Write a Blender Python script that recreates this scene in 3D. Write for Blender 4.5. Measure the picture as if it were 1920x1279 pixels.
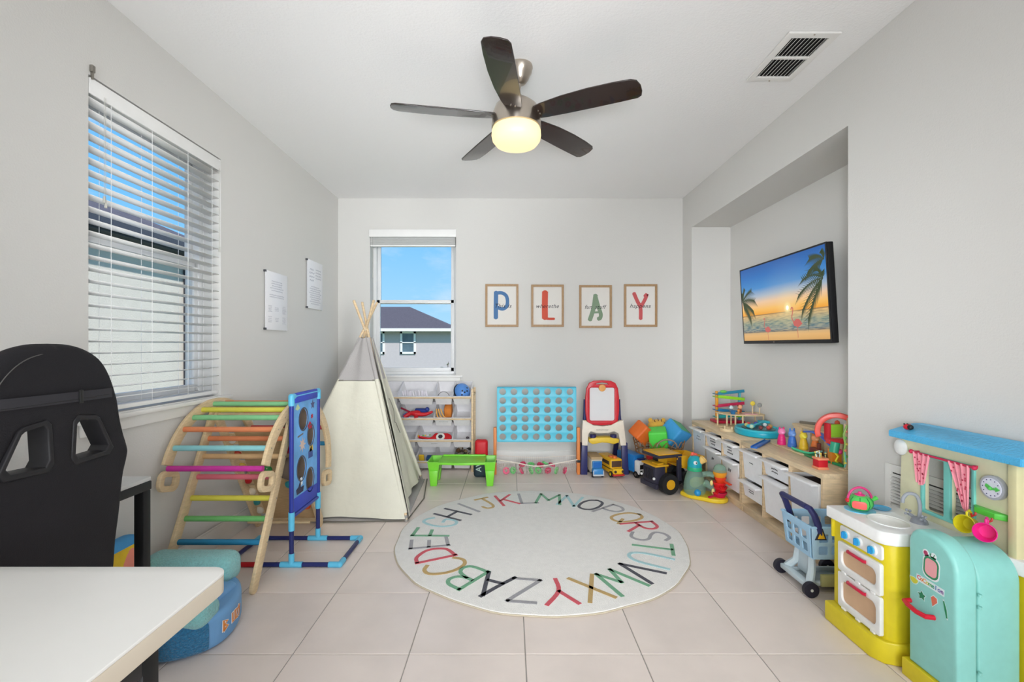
import bpy, bmesh, math, random
from mathutils import Vector, Matrix
random.seed(7)
for o in list(bpy.data.objects): bpy.data.objects.remove(o)
SC = bpy.context.scene; COL = SC.collection
PI = math.pi; R = math.radians
# ---------------------------------------------------------------- camera, sky, light, exposure
F = 877.0; H = 1.217
cd = bpy.data.cameras.new('camera'); cam = bpy.data.objects.new('camera', cd); COL.objects.link(cam)
cam.location = (0, 0, H); cam.rotation_euler = (PI/2, 0, 0)
cd.sensor_width = 36; cd.lens = F/1920*36; cd.shift_x = 4/1920; cd.shift_y = 8.5/1920; cd.clip_start = .02; cd.clip_end = 300
SC.camera = cam
SC.view_settings.view_transform = 'Standard'; SC.view_settings.look = 'None'
SC.view_settings.gamma = 1; SC.view_settings.use_curve_mapping = False; SC.view_settings.exposure = 0.1
def lin(c): return tuple(((v/255)/12.92 if v/255 <= .04045 else ((v/255+.055)/1.055)**2.4) for v in c[:3])
w = bpy.data.worlds.new('sky'); SC.world = w; w.use_nodes = True
nt = w.node_tree; bg = nt.nodes['Background']
tc = nt.nodes.new('ShaderNodeTexCoord'); sx = nt.nodes.new('ShaderNodeSeparateXYZ'); cr = nt.nodes.new('ShaderNodeValToRGB')
nt.links.new(tc.outputs['Generated'], sx.inputs[0]); nt.links.new(sx.outputs['Z'], cr.inputs[0]); 
cn = nt.nodes.new('ShaderNodeTexNoise'); cn.inputs['Scale'].default_value = 2.2; cn.inputs['Detail'].default_value = 7; cn.inputs['Roughness'].default_value = .6
cm = nt.nodes.new('ShaderNodeMapping'); cm.inputs['Scale'].default_value = (1, 1, 2.6); cm.inputs['Location'].default_value = (1.7, .4, .3); nt.links.new(tc.outputs['Generated'], cm.inputs[0]); nt.links.new(cm.outputs[0], cn.inputs[0])
ck = nt.nodes.new('ShaderNodeMapRange'); ck.inputs[1].default_value = .53; ck.inputs[2].default_value = .75; ck.inputs[4].default_value = .85; nt.links.new(cn.outputs[0], ck.inputs[0])
cx_ = nt.nodes.new('ShaderNodeMixRGB'); cx_.inputs[2].default_value = (.8, .87, .93, 1); nt.links.new(ck.outputs[0], cx_.inputs[0]); nt.links.new(cr.outputs[0], cx_.inputs[1]); nt.links.new(cx_.outputs[0], bg.inputs[0])
cr.color_ramp.elements[0].position = 0.0; cr.color_ramp.elements[0].color = (*lin((176, 222, 252)), 1)
cr.color_ramp.elements[1].position = .6; cr.color_ramp.elements[1].color = (*lin((92, 172, 250)), 1)
e = cr.color_ramp.elements.new(.25); e.color = (*lin((118, 194, 253)), 1)
bg.inputs[1].default_value = 1.0
sd = bpy.data.lights.new('sun', 'SUN'); sd.energy = 5.0; sd.angle = R(1); so = bpy.data.objects.new('sun', sd); COL.objects.link(so)
so.rotation_euler = Vector((-.45, .5, -.75)).to_track_quat('-Z', 'Y').to_euler()
def area(name, loc, aim, sx_, sy_, e, col=(1, 1, 1), spread=180):
    d = bpy.data.lights.new(name, 'AREA'); d.spread = R(spread); d.shape = 'RECTANGLE'; d.size = sx_; d.size_y = sy_; d.energy = e; d.color = col
    o = bpy.data.objects.new(name, d); COL.objects.link(o); o.location = loc
    o.rotation_euler = (Vector(aim)-Vector(loc)).to_track_quat('-Z', 'Y').to_euler()
NEU = (.93, .97, 1)
area('rear_softbox', (0.3, -2.0, 1.7), (0.1, 4.8, 1.2), 2.6, 1.4, 3, NEU, 140)  # added fill lamp behind the camera, no such source in the room
area('niche_softbox', (-1.3, -1.9, 1.5), (2.17, 3.9, 1.4), .7, 1.2, 6.5, NEU, 30)  # unseen lamp added to brighten the wall niche
area('left_softbox', (1.5, -1.9, 1.5), (-1.77, 4.3, 1.7), .6, 1.2, 8, NEU, 38)  # added fill aimed at the far left wall, not a room lamp
area('ceiling_bounce', (0.0, -1.7, .7), (-.1, 3.0, 2.74), 2.4, .9, 39, NEU, 150)  # lamp added out of view to lift the ceiling brightness
area('deep_ceiling_bounce', (-.2, -2.1, .5), (-.2, 3.5, 2.74), 1.6, .6, 7.5, NEU, 35)  # extra unseen lamp added for the far ceiling
area('low_bounce', (.2, -2.1, 1.2), (.2, 4.6, .3), 1.6, .6, 5, NEU, 35)  # added fill, out of view, for the low far part of the room
area('front_bounce', (.4, -1.9, 2.3), (.3, 2.4, 0), 1.4, .6, 7, NEU, 60)  # unseen lamp added above and behind to brighten the near floor
# ---------------------------------------------------------------- materials
MATS = {}
def mat(name, c, rough=.5, metal=0, bump=0, bscale=60, var=0, vscale=8, coat=0, trans=0, emis=None, estr=1, alpha=1, wood=None, sheen=0, rand=0, ior=1.45):
    if name in MATS: return MATS[name]
    m = bpy.data.materials.new(name); m.use_nodes = True; n = m.node_tree; b = n.nodes['Principled BSDF']
    col = lin(c); b.inputs['Base Color'].default_value = (*col, 1); b.inputs['Roughness'].default_value = rough; b.inputs['Metallic'].default_value = metal
    b.inputs['Coat Weight'].default_value = coat; b.inputs['Transmission Weight'].default_value = trans; b.inputs['IOR'].default_value = ior
    b.inputs['Sheen Weight'].default_value = sheen; b.inputs['Alpha'].default_value = alpha
    if emis: b.inputs['Emission Color'].default_value = (*lin(emis), 1); b.inputs['Emission Strength'].default_value = estr
    t = n.nodes.new('ShaderNodeTexCoord')
    if wood or var or rand:
        no = n.nodes.new('ShaderNodeTexNoise'); no.inputs['Scale'].default_value = vscale; no.inputs['Detail'].default_value = 5
        mp = n.nodes.new('ShaderNodeMapping'); n.links.new(t.outputs['Object'], mp.inputs[0]); n.links.new(mp.outputs[0], no.inputs[0])
        if wood: mp.inputs['Scale'].default_value = wood
        mx = n.nodes.new('ShaderNodeMixRGB'); v = var or .12
        mx.inputs[1].default_value = (*[x*(1-v) for x in col], 1); mx.inputs[2].default_value = (*[min(1, x*(1+v)) for x in col], 1)
        rp = n.nodes.new('ShaderNodeMapRange'); rp.inputs[1].default_value = .3; rp.inputs[2].default_value = .7
        n.links.new(no.outputs[0], rp.inputs[0]); fac = rp.outputs[0]
        if rand:
            oi = n.nodes.new('ShaderNodeObjectInfo'); ad = n.nodes.new('ShaderNodeVectorMath'); ad.operation = 'ADD'
            n.links.new(t.outputs['Object'], ad.inputs[0]); n.links.new(oi.outputs['Random'], ad.inputs[1]); n.links.new(ad.outputs[0], mp.inputs[0])
            m2 = n.nodes.new('ShaderNodeMath'); m2.operation = 'MULTIPLY_ADD'; m2.inputs[1].default_value = rand; n.links.new(oi.outputs['Random'], m2.inputs[0]); n.links.new(rp.outputs[0], m2.inputs[2])
            fac = m2.outputs[0]
        n.links.new(fac, mx.inputs[0]); n.links.new(mx.outputs[0], b.inputs['Base Color'])
    if bump:
        nb = n.nodes.new('ShaderNodeTexNoise'); nb.inputs['Scale'].default_value = bscale; nb.inputs['Detail'].default_value = 4
        n.links.new(t.outputs['Object'], nb.inputs[0]); bp = n.nodes.new('ShaderNodeBump'); bp.inputs['Strength'].default_value = bump; bp.inputs['Distance'].default_value = .01
        n.links.new(nb.outputs[0], bp.inputs['Height']); n.links.new(bp.outputs[0], b.inputs['Normal'])
    MATS[name] = m; return m
def pl(c, rough=.35, **k): return mat('plastic_%d_%d_%d_%d' % (*c, int(rough*100)), c, rough, var=.03, vscale=30, **k)
def fb(c, **k): return mat('fabric_%d_%d_%d' % c, c, .9, bump=k.pop('bump', .3), bscale=k.pop('bscale', 260), var=.06, vscale=40, sheen=.2, **k)
WALL = mat('wall_paint', (222, 220, 216), .85, bump=.12, bscale=130)
CEIL = mat('ceiling_paint', (249, 248, 247), .9, bump=.2, bscale=90)
TRIM = mat('white_trim', (238, 236, 232), .4, var=.02)
VINYL = mat('white_vinyl', (236, 236, 236), .35, var=.02)
BLIND = mat('blind_white', (247, 246, 244), .4, var=.02)
TILE = mat('floor_tile', (230, 217, 209), .38, var=.07, vscale=3.5, bump=.05, bscale=25, rand=.5)
GROUT = mat('grout', (168, 162, 156), .9, bump=.2)
GLASS = mat('window_glass', (255, 255, 255), 0, trans=1, ior=1.05)
PINE = mat('pine_wood', (222, 196, 158), .55, wood=(3, 3, 18), var=.14, vscale=5)
PINEH = mat('pine_wood_board', (222, 198, 162), .5, wood=(30, 4, 30), var=.12, vscale=3)
BIRCH = mat('birch_plywood', (221, 196, 156), .5, wood=(4, 4, 22), var=.1, vscale=6)
DARKPLY = mat('plywood_board', (196, 165, 122), .6, wood=(4, 4, 22), var=.1, vscale=6)
BLACKM = mat('black_metal', (26, 26, 28), .45, metal=.3, var=.05)
BLACKP = pl((24, 24, 27), .5); RUBBER = mat('rubber', (28, 28, 31), .7, bump=.1)
CHROME = mat('brushed_nickel', (190, 180, 168), .28, metal=1, var=.05, bump=.05, bscale=300)
WHITEP = pl((240, 240, 242)); CREAM = pl((236, 226, 196))
RED = pl((200, 28, 38)); BLUE = pl((45, 105, 200)); YELLOW = pl((240, 205, 30)); GREEN = pl((90, 200, 60)); ORANGE = pl((236, 125, 40)); TEAL = pl((35, 165, 185)); PINK = pl((225, 60, 130)); NAVY = pl((38, 42, 88))
INK = mat('black_ink', (40, 40, 46), .8, var=.02)
# ---------------------------------------------------------------- mesh helpers
def T(x, y, z): return Matrix.Translation((x, y, z))
def RX(a): return Matrix.Rotation(R(a), 4, 'X')
def RY(a): return Matrix.Rotation(R(a), 4, 'Y')
def RZ(a): return Matrix.Rotation(R(a), 4, 'Z')
def S(x, y, z): return Matrix.Diagonal((x, y, z, 1))
def frame(o, x, y):
    x = Vector(x).normalized(); y = Vector(y); z = x.cross(y).normalized(); y = z.cross(x)
    return Matrix(((x[0], y[0], z[0], o[0]), (x[1], y[1], z[1], o[1]), (x[2], y[2], z[2], o[2]), (0, 0, 0, 1)))
def YZ(x): return frame((x, 0, 0), (0, 1, 0), (0, 0, 1))        # local (y,z) -> plane at X=x, normal +X
def XZ(y): return frame((0, y, 0), (1, 0, 0), (0, 0, 1))        # local (x,z) -> plane at Y=y, normal -Y
WM = {}
class MB:
    def __init__(s): s.b = bmesh.new()
    def _m(s, tmp, M):
        if M is not None: bmesh.ops.transform(tmp, matrix=M, verts=tmp.verts)
        me = bpy.data.meshes.new('t'); tmp.to_mesh(me); tmp.free(); s.b.from_mesh(me); bpy.data.meshes.remove(me); return s
    def box(s, x0, x1, y0, y1, z0, z1, bev=0, M=None, seg=2):
        t = bmesh.new(); bmesh.ops.create_cube(t, size=1)
        bmesh.ops.transform(t, matrix=T((x0+x1)/2, (y0+y1)/2, (z0+z1)/2) @ S(abs(x1-x0), abs(y1-y0), abs(z1-z0)), verts=t.verts)
        if bev: bmesh.ops.bevel(t, geom=t.edges[:], offset=min(bev, .49*min(abs(x1-x0), abs(y1-y0), abs(z1-z0))), segments=seg, affect='EDGES', profile=.5)
        return s._m(t, M)
    def taper(s, x0, x1, y0, y1, z0, z1, tx=1, ty=1, bev=0, M=None):   # top scaled by tx,ty
        t = bmesh.new(); bmesh.ops.create_cube(t, size=1); cx, cy = (x0+x1)/2, (y0+y1)/2
        for v in t.verts:
            k = (tx, ty) if v.co.z > 0 else (1, 1)
            v.co = Vector((cx+v.co.x*(x1-x0)*k[0], cy+v.co.y*(y1-y0)*k[1], z1 if v.co.z > 0 else z0))
        if bev: bmesh.ops.bevel(t, geom=t.edges[:], offset=bev, segments=2, affect='EDGES', profile=.5)
        return s._m(t, M)
    def cyl(s, p0, p1, r, r1=None, seg=20, M=None, cap=True):
        p0, p1 = Vector(p0), Vector(p1); d = p1-p0; t = bmesh.new()
        bmesh.ops.create_cone(t, cap_ends=cap, segments=seg, radius1=r, radius2=r if r1 is None else r1, depth=d.length)
        bmesh.ops.transform(t, matrix=Matrix.Translation((p0+p1)/2) @ d.to_track_quat('Z', 'Y').to_matrix().to_4x4(), verts=t.verts)
        return s._m(t, M)
    def sph(s, c, r, sc=(1, 1, 1), M=None, seg=20):
        t = bmesh.new(); bmesh.ops.create_uvsphere(t, u_segments=seg, v_segments=max(6, seg*2//3), radius=r)
        bmesh.ops.transform(t, matrix=T(*c) @ S(*sc), verts=t.verts); return s._m(t, M)
    def lathe(s, prof, c=(0, 0, 0), seg=32, M=None, a0=0, a1=360):
        t = bmesh.new(); full = (a1-a0) >= 360; n = seg if full else seg+1; rows = []
        for r, z in prof:
            rows.append([t.verts.new((c[0]+r*math.cos(R(a0+(a1-a0)*i/seg)), c[1]+r*math.sin(R(a0+(a1-a0)*i/seg)), c[2]+z)) for i in range(n)])
        for a, b in zip(rows, rows[1:]):
            for i in range(seg):
                j = (i+1) % n
                try: t.faces.new((a[i], a[j], b[j], b[i]))
                except ValueError: pass
        bmesh.ops.remove_doubles(t, verts=t.verts, dist=1e-5); bmesh.ops.recalc_face_normals(t, faces=t.faces)
        return s._m(t, M)
    def tube(s, pts, r, seg=8, closed=False, M=None, cap=True):
        pts = [Vector(p) for p in pts]; n = len(pts); t = bmesh.new(); rings = []; up = None
        for i, p in enumerate(pts):
            a = pts[(i-1) % n] if (closed or i > 0) else p; b = pts[(i+1) % n] if (closed or i < n-1) else p
            d = (b-a)
            if d.length < 1e-9: d = Vector((0, 0, 1))
            d.normalize()
            if up is None: up = Vector((0, 0, 1)) if abs(d.z) < .9 else Vector((1, 0, 0))
            x = d.cross(up)
            if x.length < 1e-4: x = d.cross(Vector((.3, .8, .5)))
            x.normalize(); y = x.cross(d).normalized(); up = y
            rr = r[i] if isinstance(r, (list, tuple)) else r
            rings.append([t.verts.new(p + rr*(math.cos(2*PI*k/seg)*x + math.sin(2*PI*k/seg)*y)) for k in range(seg)])
        for i in range(n if closed else n-1):
            a, b = rings[i], rings[(i+1) % n]
            for k in range(seg): t.faces.new((a[k], a[(k+1) % seg], b[(k+1) % seg], b[k]))
        if cap and not closed: t.faces.new(rings[0]); t.faces.new(rings[-1][::-1])
        bmesh.ops.recalc_face_normals(t, faces=t.faces); return s._m(t, M)
    def plate(s, outer, holes=(), depth=.02, bev=0, M=None, seg=2, slices=None, warp=None):
        c = bpy.data.curves.new('c', 'CURVE'); c.dimensions = '2D'; c.fill_mode = 'BOTH'; c.extrude = max(depth/2-bev, .00001); c.bevel_depth = bev; c.bevel_resolution = seg; c.offset = -bev
        for pts in [outer, *holes]:
            sp = c.splines.new('POLY'); sp.points.add(len(pts)-1)
            for i, p in enumerate(pts): sp.points[i].co = (p[0], p[1], 0, 1)
            sp.use_cyclic_u = True
        o = bpy.data.objects.new('c', c); me = bpy.data.meshes.new_from_object(o); bpy.data.objects.remove(o); bpy.data.curves.remove(c)
        t = bmesh.new(); t.from_mesh(me); bpy.data.meshes.remove(me); bmesh.ops.remove_doubles(t, verts=t.verts, dist=1e-5)
        if slices:
            for co, no in slices: bmesh.ops.bisect_plane(t, geom=t.verts[:]+t.edges[:]+t.faces[:], plane_co=co, plane_no=no)
        if warp:
            for v in t.verts: v.co = warp(v.co)
        return s._m(t, M)
    def poly(s, pts, M=None):
        t = bmesh.new(); t.faces.new([t.verts.new((p[0], p[1], p[2] if len(p) > 2 else 0)) for p in pts]); return s._m(t, M)
    def text(s, txt, size, M=None, ext=.0004, shear=0, off=0, space=1):
        c = bpy.data.curves.new('f', 'FONT'); c.body = txt; c.size = size; c.extrude = ext; c.shear = shear; c.offset = off; c.align_x = 'CENTER'; c.align_y = 'CENTER'; c.space_character = space; c.resolution_u = 3
        o = bpy.data.objects.new('f', c); me = bpy.data.meshes.new_from_object(o); bpy.data.objects.remove(o); bpy.data.curves.remove(c)
        t = bmesh.new(); t.from_mesh(me); bpy.data.meshes.remove(me); return s._m(t, M)
    def ribbon(s, pts, wd, th=.001, M=None):        # flat stroke in local XY with thickness
        pts = [Vector((p[0], p[1])) for p in pts]; n = len(pts); t = bmesh.new(); L = []
        for i, p in enumerate(pts):
            a = pts[max(0, i-1)]; b = pts[min(n-1, i+1)]; d = (b-a).normalized(); q = Vector((-d.y, d.x))*wd/2
            e = d*wd*.3 if i == n-1 else (-d*wd*.3 if i == 0 else Vector((0, 0)))
            p = p+e; L.append([t.verts.new((*(p+q), 0)), t.verts.new((*(p+q), th)), t.verts.new((*(p-q), th)), t.verts.new((*(p-q), 0))])
        for a, b in zip(L, L[1:]):
            for k in range(4): t.faces.new((a[k], a[(k+1) % 4], b[(k+1) % 4], b[k]))
        t.faces.new(L[0]); t.faces.new(L[-1][::-1]); bmesh.ops.recalc_face_normals(t, faces=t.faces); return s._m(t, M)
    def openbox(s, x0, x1, y0, y1, z0, z1, t=.003, k=.9, lip=0, M=None, lipt=.006):   # open-topped tapered bin
        b = bmesh.new(); cx, cy = (x0+x1)/2, (y0+y1)/2
        def ring(f, z, d): return [b.verts.new((cx+(sx*((x1-x0)/2)*f-sx*d), cy+(sy*((y1-y0)/2)*f-sy*d), z)) for sx, sy in ((-1, -1), (1, -1), (1, 1), (-1, 1))]
        ob, ot = ring(k, z0, 0), ring(1, z1, 0); it, ib = ring(1, z1, t), ring(k, z0+t, t); rows = [ob, ot]
        if lip: rows += [ring(1, z1, -lip), ring(1, z1+lipt, -lip), ring(1, z1+lipt, t)]
        rows += [it, ib]
        for a, c in zip(rows, rows[1:]):
            for i in range(4):
                try: b.faces.new((a[i], a[(i+1) % 4], c[(i+1) % 4], c[i]))
                except ValueError: pass
        b.faces.new(ob[::-1]); b.faces.new(ib); bmesh.ops.recalc_face_normals(b, faces=b.faces); return s._m(b, M)
    def build(s, name, m, parent=None, label=None, smooth=True, ang=40, M=None, bend=None):
        me = bpy.data.meshes.new(name)
        if M is not None: bmesh.ops.transform(s.b, matrix=M, verts=s.b.verts)
        if bend:
            for v in s.b.verts: v.co = Vector(bend(v.co))
        if parent is not None: bmesh.ops.transform(s.b, matrix=WM[parent.name].inverted(), verts=s.b.verts)
        s.b.to_mesh(me); s.b.free(); me.materials.append(m)
        if smooth and len(me.polygons):
            me.polygons.foreach_set('use_smooth', [True]*len(me.polygons)); me.set_sharp_from_angle(angle=R(ang))
        o = bpy.data.objects.new(name, me); COL.objects.link(o)
        if parent is not None: o.parent = parent; WM[o.name] = WM[parent.name]
        else: WM[o.name] = Matrix.Identity(4)
        if label: o['label'] = label
        return o
def tag(o, label, cat, group=None, kind=None):
    if label: o['label'] = label
    if cat: o['category'] = cat
    if group: o['group'] = group
    if kind: o['kind'] = kind
    return o
def thing(name, label, cat, loc=(0, 0, 0), rz=0, group=None, M=None):
    o = bpy.data.objects.new(name, None); COL.objects.link(o); o.empty_display_size = .05
    m = M if M is not None else T(*loc) @ RZ(rz)
    o.matrix_world = m; WM[o.name] = m.copy(); return tag(o, label, cat, group)
def struct(o): o['kind'] = 'structure'; return o
def copy_tree(o, parent=None, M=None):
    c = o.copy(); COL.objects.link(c)
    if parent is not None: c.parent = parent
    if M is not None: c.matrix_world = M
    WM[c.name] = (M.copy() if M is not None else WM[parent.name])
    for ch in list(o.children): copy_tree(ch, c)
    return c
def rrect(x0, x1, y0, y1, r, n=5):
    P = []
    for cx, cy, a in ((x1-r, y1-r, 0), (x0+r, y1-r, 90), (x0+r, y0+r, 180), (x1-r, y0+r, 270)):
        P += [(cx+r*math.cos(R(a+90*i/n)), cy+r*math.sin(R(a+90*i/n))) for i in range(n+1)]
    return P
def circ(cx, cy, r, n=24, ry=None): return [(cx+r*math.cos(2*PI*i/n), cy+(ry or r)*math.sin(2*PI*i/n)) for i in range(n)]
def arc(cx, cy, r, a0, a1, n=16, ry=None): return [(cx+r*math.cos(R(a0+(a1-a0)*i/n)), cy+(ry or r)*math.sin(R(a0+(a1-a0)*i/n))) for i in range(n+1)]
def bez(p, n=8):   # catmull-rom through points
    p = [Vector(q) for q in p]; out = []
    for i in range(len(p)-1):
        a, b, c, d = p[max(0, i-1)], p[i], p[i+1], p[min(len(p)-1, i+2)]
        for k in range(n):
            t = k/n; out.append(.5*((2*b)+(c-a)*t+(2*a-5*b+4*c-d)*t*t+(3*b-a-3*c+d)*t**3))
    out.append(p[-1]); return out
def scribble(mb, wd, ht, lines, M, seed=1, th=.0005):
    rr = random.Random(seed); lh = ht/lines
    for k in range(lines):
        w2 = wd*rr.uniform(.6, 1)/2; y = ht/2-lh*(k+.5); n = max(5, int(w2*2/(lh*.32)))
        mb.ribbon([(-w2+2*w2*i/n, y+(lh*.28 if i % 2 else -lh*.28)*rr.uniform(.4, 1)) for i in range(n+1)], lh*.16, th, M)
# ---------------------------------------------------------------- room shell
XL, XR, YB, ZC = -1.777, 1.788, 4.84, 2.74; YR = -2.3; NX, N0, N1, NZ = 2.17, 2.473, 4.60, 2.38
W0, W1, WZ0, WZ1 = 1.972, 2.876, .909, 2.41; WL1 = 2.362      # left window opening (Y)
V0, V1 = -1.446, -.557                           # back window opening (X)
m = MB(); t = .22
m.box(XL-t, XL, YR, W0, -.1, ZC+.1); m.box(XL-t, XL, W1, YB+t, -.1, ZC+.1); m.box(XL-t, XL, W0, W1, -.1, WZ0); m.box(XL-t, XL, W0, W1, WL1, ZC+.1)
struct(m.build('wall_left', WALL, smooth=False))
m = MB(); m.box(XL, V0, YB, YB+t, -.1, ZC+.1); m.box(V1, 2.4, YB, YB+t, -.1, ZC+.1); m.box(V0, V1, YB, YB+t, -.1, WZ0); m.box(V0, V1, YB, YB+t, WZ1, ZC+.1)
struct(m.build('wall_back', WALL, smooth=False))
m = MB(); m.box(XR, NX+.1, YR, N0, -.1, ZC+.1); m.box(XR, NX+.1, N1, YB, -.1, ZC+.1); m.box(XR, NX+.1, N0, N1, NZ, ZC+.1); m.box(NX, NX+.2, N0, N1, -.1, NZ)
struct(m.build('wall_right', WALL, smooth=False))
struct(MB().box(XL-t, NX+.2, YR-.2, YR, -.1, ZC+.1).build('wall_rear', WALL, smooth=False))
struct(MB().box(XL-t, NX+.2, YR-.2, YB+t, ZC, ZC+.12).build('ceiling', CEIL, smooth=False))
floor = struct(MB().box(XL-t, NX+.2, YR-.2, YB+t, -.12, -.0035).build('floor', GROUT, smooth=False))
P = .4588; Q = .457; g = .0022; cache = {}
def tile(x0, x1, y0, y1):
    if x1-x0 < .012 or y1-y0 < .012: return
    k = (round(x1-x0, 3), round(y1-y0, 3))
    if k not in cache:
        mm = MB().box(0, x1-x0, 0, y1-y0, -.01, 0, .0012, seg=1); o = mm.build('floor_tile', TILE, floor, smooth=False); cache[k] = o
    else:
        o = cache[k].copy(); COL.objects.link(o)
    o.location = (x0, y0, 0)
for i in range(-5, 6):
    for j in range(-11, 6):
        x0, x1 = .061+P*i+g, .061+P*(i+1)-g; y0, y1 = 2.30+Q*j+g, 2.30+Q*(j+1)-g
        a0, a1, b0, b1 = max(x0, XL), min(x1, XR), max(y0, YR), min(y1, YB)
        if x1 > XR and x0 < NX and y1 > N0 and y0 < N1:      # runs on into the niche
            c0, c1 = max(y0, N0), min(y1, N1)
            tile(max(x0, XL), min(x1, NX), c0, c1)
            if y0 < N0-.01: tile(a0, a1, b0, N0-.0002)
            if y1 > N1+.01: tile(a0, a1, N1+.0002, b1)
        else: tile(a0, a1, b0, b1)
BBH = .132
def bboard(name, segs):
    m = MB()
    for (x0, x1, y0, y1) in segs:
        m.box(x0, x1, y0, y1, 0, BBH-.012, .001); m.box(x0+(.004 if x1-x0 < .02 else 0), x1-(.004 if x1-x0 < .02 and 0 else 0), y0, y1, BBH-.012, BBH, .003)
    struct(m.build(name, TRIM))
bboard('baseboard_left', [(XL, XL+.013, YR, YB)])
bboard('baseboard_back', [(XL+.013, XR, YB-.013, YB)])
bboard('baseboard_right', [(XR-.013, XR, YR, N0), (XR-.013, XR, N1, YB-.013), (NX-.013, NX, N0, N1)])
# windows ------------------------------------------------------------------
def window(name, Mx, w, ztop, pane_z):
    # local x across the opening 0..w, local y outwards, local z up (world z)
    e = thing(name, 'white vinyl single-hung window', None, M=Mx); e['kind'] = 'structure'; del e['label']
    z0, z1, zm = WZ0, ztop, pane_z
    A = lambda: MB()
    f = A(); 
    for a in ((0, .035, .11, .19, z0, z1), (w-.035, w, .11, .19, z0, z1), (.035, w-.035, .11, .19, z1-.035, z1), (.035, w-.035, .11, .19, z0, z0+.035)): f.box(*a, .003)
    fr = f.build('window_frame', VINYL, e, M=Mx)
    for nm, a0, a1, d in (('upper_sash', zm-.02, z1-.035, .15), ('lower_sash', z0+.035, zm+.02, .118)):
        q = A(); b = .034
        q.box(.035, .035+b, d, d+.028, a0, a1, .003); q.box(w-.035-b, w-.035, d, d+.028, a0, a1, .003); q.box(.035, w-.035, d, d+.028, a1-b, a1, .003); q.box(.035, w-.035, d, d+.028, a0, a0+b*1.2, .003)
        o = q.build(nm, VINYL, e, M=Mx); A().box(.06, w-.06, d+.012, d+.015, a0+.02, a1-.02).build('glass_pane', GLASS, o, M=Mx, smooth=False)
    A().box(-.07, w+.07, -.035, -.0, z0-.02, z0+.002, .004).box(0.001, w-.001, -.0, .11, z0-.01, z0+.004, .001).build('window_sill', TRIM, e, M=Mx)
    A().box(-.045, w+.045, -.014, 0, z0-.075, z0-.02, .004).build('window_apron', TRIM, e, M=Mx)
    return e
ML = frame((XL, W0, 0), (0, 1, 0), (-1, 0, 0)); ML = Matrix(((0, -1, 0, XL), (1, 0, 0, W0), (0, 0, 1, 0), (0, 0, 0, 1)))
MBk = T(V0, YB, 0)
window('window_1', ML, W1-W0, WL1, 1.70); window('window_2', MBk, V1-V0, WZ1, 1.68)
# left blind, lowered with open slats
bl = thing('window_blind', 'wide white venetian blind lowered over the left wall window with open slats', 'blind', M=ML @ T(0, 0, WZ0)); w = W1-W0
MB().box(.004, w-.004, -.004, .006, 2.285, 2.352, .002).build('valance', BLIND, bl, M=ML); MB().box(.01, w-.01, .008, .06, 2.30, 2.345, .002).build('head_rail', BLIND, bl, M=ML)
sl = None
for i in range(26):
    z = 2.272-.0517*i
    if sl is None:
        sl = MB().plate([(0, 0), (.025, .003), (.05, 0), (.05, .0028), (.025, .0058), (0, .0028)], depth=w-.014, M=ML @ T(w/2, .008, z) @ RX(-8) @ frame((0, 0, 0), (0, 1, 0), (0, 0, 1))).build('slat', BLIND, bl, smooth=False); z00 = z
    else:
        o = sl.copy(); COL.objects.link(o); o.parent = bl; o.location = (0, 0, z-z00)
MB().box(.006, w-.006, .01, .058, .925, .945, .003).build('bottom_rail', BLIND, bl, M=ML)
for u in (.12, .36, .62, .83):
    MB().cyl((u, .006, .94), (u, .006, 2.3), .0012, seg=5).cyl((u, .06, .94), (u, .06, 2.3), .0012, seg=5).build('ladder_cord', BLIND, bl, M=ML)
MB().cyl((.07, -.006, 1.86), (.07, -.006, 2.3), .001, seg=5).cyl((.078, -.006, 1.84), (.078, -.006, 2.3), .001, seg=5).lathe([(0, .03), (.004, .028), (.006, .0), (0, 0)], (.07, -.006, 1.84), 10).lathe([(0, .03), (.004, .028), (.006, .0), (0, 0)], (.078, -.006, 1.82), 10).build('lift_cord', pl((200, 198, 190)), bl, M=ML)
MB().cyl((w-.025, -.006, 1.82), (w-.025, -.006, 2.3), .0015, seg=6).lathe([(0, .03), (.004, .028), (.006, .0), (0, 0)], (w-.025, -.006, 1.79), 10).build('tilt_cord', pl((200, 198, 190)), bl, M=ML)
tag(MB().box(.002, .02, -.014, -.001, 2.375, 2.405, .003).box(.008, .012, -.014, -.001, 2.345, 2.378, .001).build('blind_bracket', mat('steel', (150, 146, 138), .4, metal=.8, var=.05), M=ML), 'small metal clip bracket at the top corner above the left blind', 'bracket')
# back blind, pulled up
bb = thing('window_blind', 'white blind pulled fully up into a stack over the back wall window', 'blind', M=MBk @ T(0, 0, 2.3)); w = V1-V0
MB().box(-.004, w+.004, -.03, -.022, 2.335, 2.412, .002).box(-.004, 0, -.022, 0, 2.335, 2.412).box(w, w+.004, -.022, 0, 2.335, 2.412).build('valance', BLIND, bb, M=MBk)
MB().box(.01, w-.01, -.018, .04, 2.36, 2.40, .002).build('head_rail', BLIND, bb, M=MBk)
for i in range(9): MB().box(.008, w-.008, -.012+.001*(i % 2), .038, 2.262+i*.011, 2.266+i*.011).build('slat', BLIND, bb, M=MBk, smooth=False)
MB().box(.006, w-.006, -.013, .04, 2.242, 2.258, .003).build('bottom_rail', BLIND, bb, M=MBk)
MB().cyl((.03, -.012, 1.95), (.03, -.012, 2.34), .0012, seg=5).lathe([(0, .03), (.004, .028), (.006, .0), (0, 0)], (.03, -.012, 1.92), 10).build('lift_cord', pl((200, 198, 190)), bb, M=MBk)
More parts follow.
